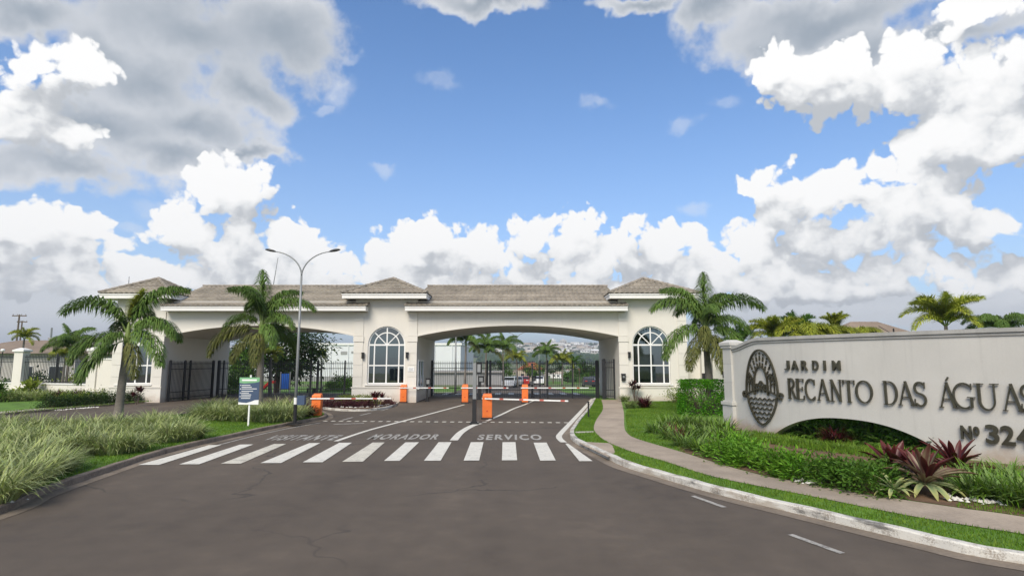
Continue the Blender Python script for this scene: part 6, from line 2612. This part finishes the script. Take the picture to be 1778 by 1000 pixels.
for px, Y, sc, lb in [(1400, 32, 1.0, 'drooping yellow palm mound above the sign wall'), (1496, 34, .7, 'drooping olive palm mound left of the brown roof'), (1440, 33, .8, 'lower yellow palm mound between the two drooping ones')]:
    x, y, z = at_road(px, Y)
    top = P(px, 583, Y).z
    palm('palm', lb, (x, y, .05), top, .14, [(i * 31 + 5, 3 + i % 2, .9, 'gold') for i in range(14)], 'palms behind the sign wall', (0, 0), 'gold', 0, sc)
x, y, z = at_road(1742, 29)
palm('palm', 'dark feathery palm at the right edge above the sign wall', (x, y, .05), P(1742, 575, 29).z, .12, [(20 + i * 36, 3 - i % 2, .9, 'fox') for i in range(10)], 'palms behind the sign wall', (0, 0), 'fox', 0, .75)
# arched canopy frame behind the wall
t = thing('arched_canopy', 'low arched metal and glass canopy behind the right end of the sign wall', 'canopy', (P(1720, 575, 26).x, 26, 2.6))
a0, a1 = P(1672, 580, 26), P(1772, 573, 26)
pts = [Vector((a0.x + (a1.x - a0.x) * k / 12, 26, a0.z - .5 + .78 * sin(pi * (k + 1.2) / 14.4))) for k in range(13)]
for dy in (0, 1.2, 2.4):
    b = MB()
    b.tube([p_ + Vector((0, dy, 0)) for p_ in pts], .035, 6)
    b.build('rib', M_GREYM, t)
b = MB()
for k in range(12):
    p0, p1 = pts[k], pts[k + 1]
    b.quad(p0 + Vector((0, .04, .04)), p1 + Vector((0, .04, .04)), p1 + Vector((0, 2.4, .04)), p0 + Vector((0, 2.4, .04)))
b.build('glass_sheet', M_GLASS, t)
for k in (0, 12):
    b = MB()
    b.tube([(pts[k].x, 26, 0), tuple(pts[k])], .04, 6)
    b.build('post', M_GREYM, t)

# play things and litter bins on the far lawn
x, y, z = at_road(497, 52)
t = thing('play_tower', 'blue play panel on the lawn beyond the left gate', 'play equipment', (x, y, z))
b = MB()
b.box(x - .35, x + .35, y - .08, y + .08, z + .35, z + 1.75)
b.build('panel', M_PLAYBLUE, t)
for s_ in (-1, 1):
    b = MB()
    b.tube([(x + s_ * .42, y, z), (x + s_ * .42, y, z + 1.9)], .05, 6)
    b.build('post', M_GREYM, t)
x, y, z = at_road(463, 52)
t = thing('play_slide', 'red play slide left of the blue play panel', 'play equipment', (x, y, z))
b = MB()
pr = [(-.8, 0), (-.8, .25), (-.2, .55), (.4, 1.1), (.8, 1.15), (.8, .9), (.45, .9), (-.1, .4), (-.5, .0)]
b.prism(pr, .5, lambda a, c, d: (x + a, y - .25 + d, z + c))
b.build('chute', M_RED, t)
b = MB()
b.tube([(x + .75, y, z), (x + .75, y, z + 1.0)], .05, 6)
b.build('leg', M_GREYM, t)
for px in (543, 552):
    x, y, z = at_road(px, 60)
    t = thing('bench', 'dark bench on the lawn beyond the left gate', 'bench', (x, y, z), 'benches beyond the left gate')
    b = MB()
    b.box(x - .45, x + .45, y - .2, y + .2, z + .42, z + .5)
    b.build('seat', M_BLACK, t)
    for s_ in (-1, 1):
        b = MB()
        b.box(x + s_ * .38 - .04, x + s_ * .38 + .04, y - .18, y + .18, z, z + .42)
        b.build('leg', M_BLACK, t)

# round no-entry sign and other lamps
x, y, z = at_road(1053.5, 46)
c = P(1053.5, 620, 46)
t = thing('round_road_sign', 'round red-rimmed road sign behind the pedestrian gate', 'road sign', (x, y, z))
b = MB()
b.tube([(x, y, z), (x, y, c.z + .25)], .03, 6)
b.build('post', M_GREYM, t)
b = MB()
b.tube([(x, y - .04, c.z), (x, y - .055, c.z)], .25, 18)
d_ = b.build('disc', M_WHITE, t)
b = MB()
b.ribbon([(.225 * cos(2 * pi * k / 18), .225 * sin(2 * pi * k / 18)) for k in range(18)], .055, .008, lambda a, q, d: (x + a, y - .057 - d, c.z + q), closed=True)
b.ribbon([(-.15, .15), (.15, -.15)], .05, .007, lambda a, q, d: (x + a, y - .057 - d, c.z + q))
b.build('red_ring', M_RED, d_)
for px, Y, pt, lb in [(897, 100, 590, 'far double street lamp above the parked cars'), (936, 150, 605, 'farthest double street lamp, left of the white towers'), (791, 58, 590, 'lamp pole beyond the gate beside the tallest dark palm')]:
    x, y, z = at_road(px, Y)
    street_lamp(lb, (x, y, z), P(px, pt, Y).z - z, 1.5 * (1.2 if Y > 80 else .8), .9 * (1.5 if Y > 80 else 1), 'double street lamps', False, .09)
# globe lamps behind the left fence
for px, py, Y, lb in [(103, 613, 50, 'white globe lamp behind the left fence, beside the small palm'), (5, 608, 52, 'white globe lamp behind the fence at the left edge')]:
    c = P(px, py, Y)
    t = thing('globe_lamp', lb, 'lamp', (c.x, c.y, 0), 'globe lamps behind the left fence')
    b = MB()
    b.tube([(c.x, c.y, -.1), (c.x, c.y, c.z - .12)], .04, 6)
    b.build('pole', M_BLACK, t)
    b = MB()
    b.tube([(c.x, c.y, c.z - .14), (c.x, c.y, c.z - .1), (c.x, c.y, c.z), (c.x, c.y, c.z + .1), (c.x, c.y, c.z + .14)], [.06, .14, .18, .13, .03], 10)
    b.build('globe', M_WHITE, t, smooth=True)
# power poles far left
for px, p0, p1, Y, arms, lb in [(28, 600, 546, 90, (5.5,), 'wooden power pole with crossarm at the far left'), (34, 600, 557, 105, (4.5,), 'second power pole just right of the first'), (86, 610, 569, 80, (), 'bare concrete pole behind the left fence')]:
    a, c = P(px, p0, Y), P(px, p1, Y)
    t = thing('power_pole', lb, 'power pole', (a.x, Y, -2), 'power poles on the left')
    b = MB()
    b.tube([(a.x, Y, -2), (a.x, Y, c.z)], [.16, .11], 6)
    b.build('pole', M_BARK if arms else M_GREYM, t)
    for w_ in arms:
        b = MB()
        b.box(a.x - w_ * .2, a.x + w_ * .2, Y - .08, Y + .08, c.z - .28, c.z - .12)
        am = b.build('crossarm', M_BARK, t)
        for k in range(4):
            b = MB()
            b.tube([(a.x - w_ * .18 + w_ * .12 * k, Y, c.z - .12), (a.x - w_ * .18 + w_ * .12 * k, Y, c.z + .08)], .05, 5)
            b.build('insulator', M_HOUSEG, am)

# ---------------------------------------------------------------- the town across the valley
mwalls = [M_HOUSEW, M_HOUSEB, M_HOUSEG, M_WHITE]
mroofs = [M_ROOFB, M_ROOFG, M_ROOFG, M_HOUSEB, M_ROOFR]
FARH = {}


def far_house(x, y, w, d, h, rf, wall, roof, label, group):
    key = (wall.name, roof.name, rf)
    if key not in FARH:
        b = MB()
        b.box(-.5, .5, -.5, .5, -.5, 1)
        if rf:
            b.add([(-.55, -.55, 1.002), (.55, -.55, 1.002), (.55, .55, 1.002), (-.55, .55, 1.002), (-.2, 0, 1.5), (.2, 0, 1.5)], [(0, 1, 5, 4), (1, 2, 5), (2, 3, 4, 5), (3, 0, 4)], mi=1)
        else:
            b.box(-.53, .53, -.53, .53, 1.002, 1.06, mi=1)
        for k in (-.28, .0, .28):
            b.box(k - .08, k + .08, -.512, -.5, .35, .72, mi=2)
        FARH[key] = b.mesh('far_house', [wall, roof, M_CGLASS])
    o = link('far_house', FARH[key], None)
    z = land_z(x, y)
    o.location = (x, y, z)
    o.scale = (w, d, h)
    o.rotation_euler = (0, 0, rr.uniform(-.4, .4))
    return tag(o, label, 'house', group)


for i in range(34):
    Y = rr.uniform(240, 340) if i % 3 else rr.uniform(400, 600)
    px = rr.uniform(1038, 1076) if i % 3 else rr.uniform(900, 1050)
    x = (px - 889) / 1000 * Y
    far_house(x, Y, rr.uniform(7, 11), rr.uniform(6, 9), rr.uniform(2.4, 3.6), True, rr.choice(mwalls), rr.choice(mroofs), 'pale tiled house on the near valley floor beyond the gate', 'houses on the valley floor')
far_house((922 - 889) / 1000 * 215, 215, 8, 7, 5.2, True, M_HOUSEB, M_ROOFR, 'house with bright red tiled roof between the palms beyond the gate', None)
for i in range(250):
    Y = rr.uniform(1350, 2450)
    px = rr.uniform(880, 1078) if i % 4 else rr.uniform(380, 880)
    x = (px - 889) / 1000 * Y
    big = rr.random() < .2
    far_house(x, Y, rr.uniform(14, 30) * (1.6 if big else 1), rr.uniform(12, 20), rr.uniform(5, 9) * (1.7 if big else 1), not big, rr.choice([M_WHITE, M_HOUSEW, M_WHITE, M_HOUSEB]), rr.choice([M_WHITE, M_HOUSEW, M_ROOFG, M_HOUSEB, M_ROOFB]), 'tiny pale house on the hillside across the valley', 'houses on the far hillside')


def tower_block(px, Y, wpx, ptop, label, wall):
    x = (px - 889) / 1000 * Y
    w = wpx * Y / 1000
    z = land_z(x, Y)
    zt = P(px, ptop, Y).z
    t = thing('tower_block', label, 'apartment tower', (x, Y, z), 'apartment towers on the skyline')
    b = MB()
    b.box(x - w / 2, x + w / 2, Y - w / 2, Y + w / 2, z - 2, zt)
    b.build('wall', wall, t)
    b = MB()
    b.box(x - w * .2, x + w * .2, Y - w * .2, Y + w * .2, zt + .02, zt + w * .2)
    b.build('roof_box', wall, t)
    for k in range(3):
        b = MB()
        n = max(3, int((zt - z) / 4))
        for j in range(n):
            zz = z + (zt - z) * (j + .3) / n
            b.box(x - w * .4 + w * .29 * k, x - w * .4 + w * .29 * k + w * .17, Y - w / 2 - .3, Y - w / 2 - .02, zz, zz + (zt - z) / n * .45)
        b.build('window_column', M_HOUSEG, t)


tower_block(959, 2150, 10, 590, 'left one of the two white apartment towers on the skyline', M_WHITE)
tower_block(977.5, 2200, 11, 590.5, 'right one of the two white apartment towers on the skyline', M_HOUSEW)
for px, w_, pt, lb in [(1036, 4, 596, 'slim pale tower right of the white pair on the skyline'), (1058, 4, 597, 'slim pale tower nearest the right arch pier'), (940, 6, 598, 'low wide pale block left of the white towers'), (925, 5, 599, 'small pale block at the left of the skyline'), (1048, 3.5, 598, 'thin tower between the two slim pale ones'), (905, 7, 598.5, 'pale block above the parked cars on the skyline')]:
    tower_block(px, 2250, w_, pt, lb, rr.choice([M_WHITE, M_HOUSEW]))


def far_wood(name, n, xr, yr, size, seed, m_):
    """woods and tree belts far off: one mass of crowns"""
    r = random.Random(seed)
    mb = MB()
    for _ in range(n):
        Y = r.uniform(*yr)
        x = (r.uniform(*xr) - 889) / 1000 * Y
        z = land_z(x, Y)
        s = size * r.uniform(.6, 1.3)
        for k in range(7):
            c = Vector((x + r.gauss(0, s * .5), Y + r.gauss(0, s * .5), z + s * r.uniform(.2, .9)))
            q = s * r.uniform(.35, .6)
            vs = []
            for j in range(5):
                a = 2 * pi * j / 5 + r.random()
                vs.append(c + Vector((cos(a) * q, sin(a) * q, -q * .3 + r.uniform(-.2, .2) * q)))
            vs += [c + Vector((0, 0, q * .8)), c - Vector((0, 0, q))]
            mb.add(vs, [(j, (j + 1) % 5, 5) for j in range(5)] + [((j + 1) % 5, j, 6) for j in range(5)])
    o = mb.build(name, m_)
    o['kind'] = 'stuff'


far_wood('far_woods', 420, (840, 1090), (980, 1250), 9, 1, M_LEAFD)
far_wood('far_woods', 90, (860, 1090), (1250, 2300), 9, 2, M_LEAFD)
far_wood('far_woods', 160, (330, 900), (1000, 2300), 14, 3, M_LEAFD)
far_wood('far_woods', 120, (990, 1085), (130, 180), 2.0, 4, M_LEAFD)


# ---------------------------------------------------------------- hazy air over the valley
hb = MB()
hb.box(-3750, 3750, -95, 5400, -12, 150)
hz = hb.mesh('haze', [])
hm = bpy.data.materials.new('haze')
hm.use_nodes = True
hm.node_tree.nodes.clear()
ht = NT(hm.node_tree)
hv = ht.n('ShaderNodeVolumePrincipled')
hv.inputs['Color'].default_value = (0.82, 0.88, 0.97, 1)
hv.inputs['Density'].default_value = 0.0003
hv.inputs['Anisotropy'].default_value = 0.3
ht.put(ht.n('ShaderNodeOutputMaterial').inputs['Volume'], hv.outputs[0])
hz.materials.append(hm)
ho = link('haze', hz)
ho['kind'] = 'stuff'
ho.hide_select = True
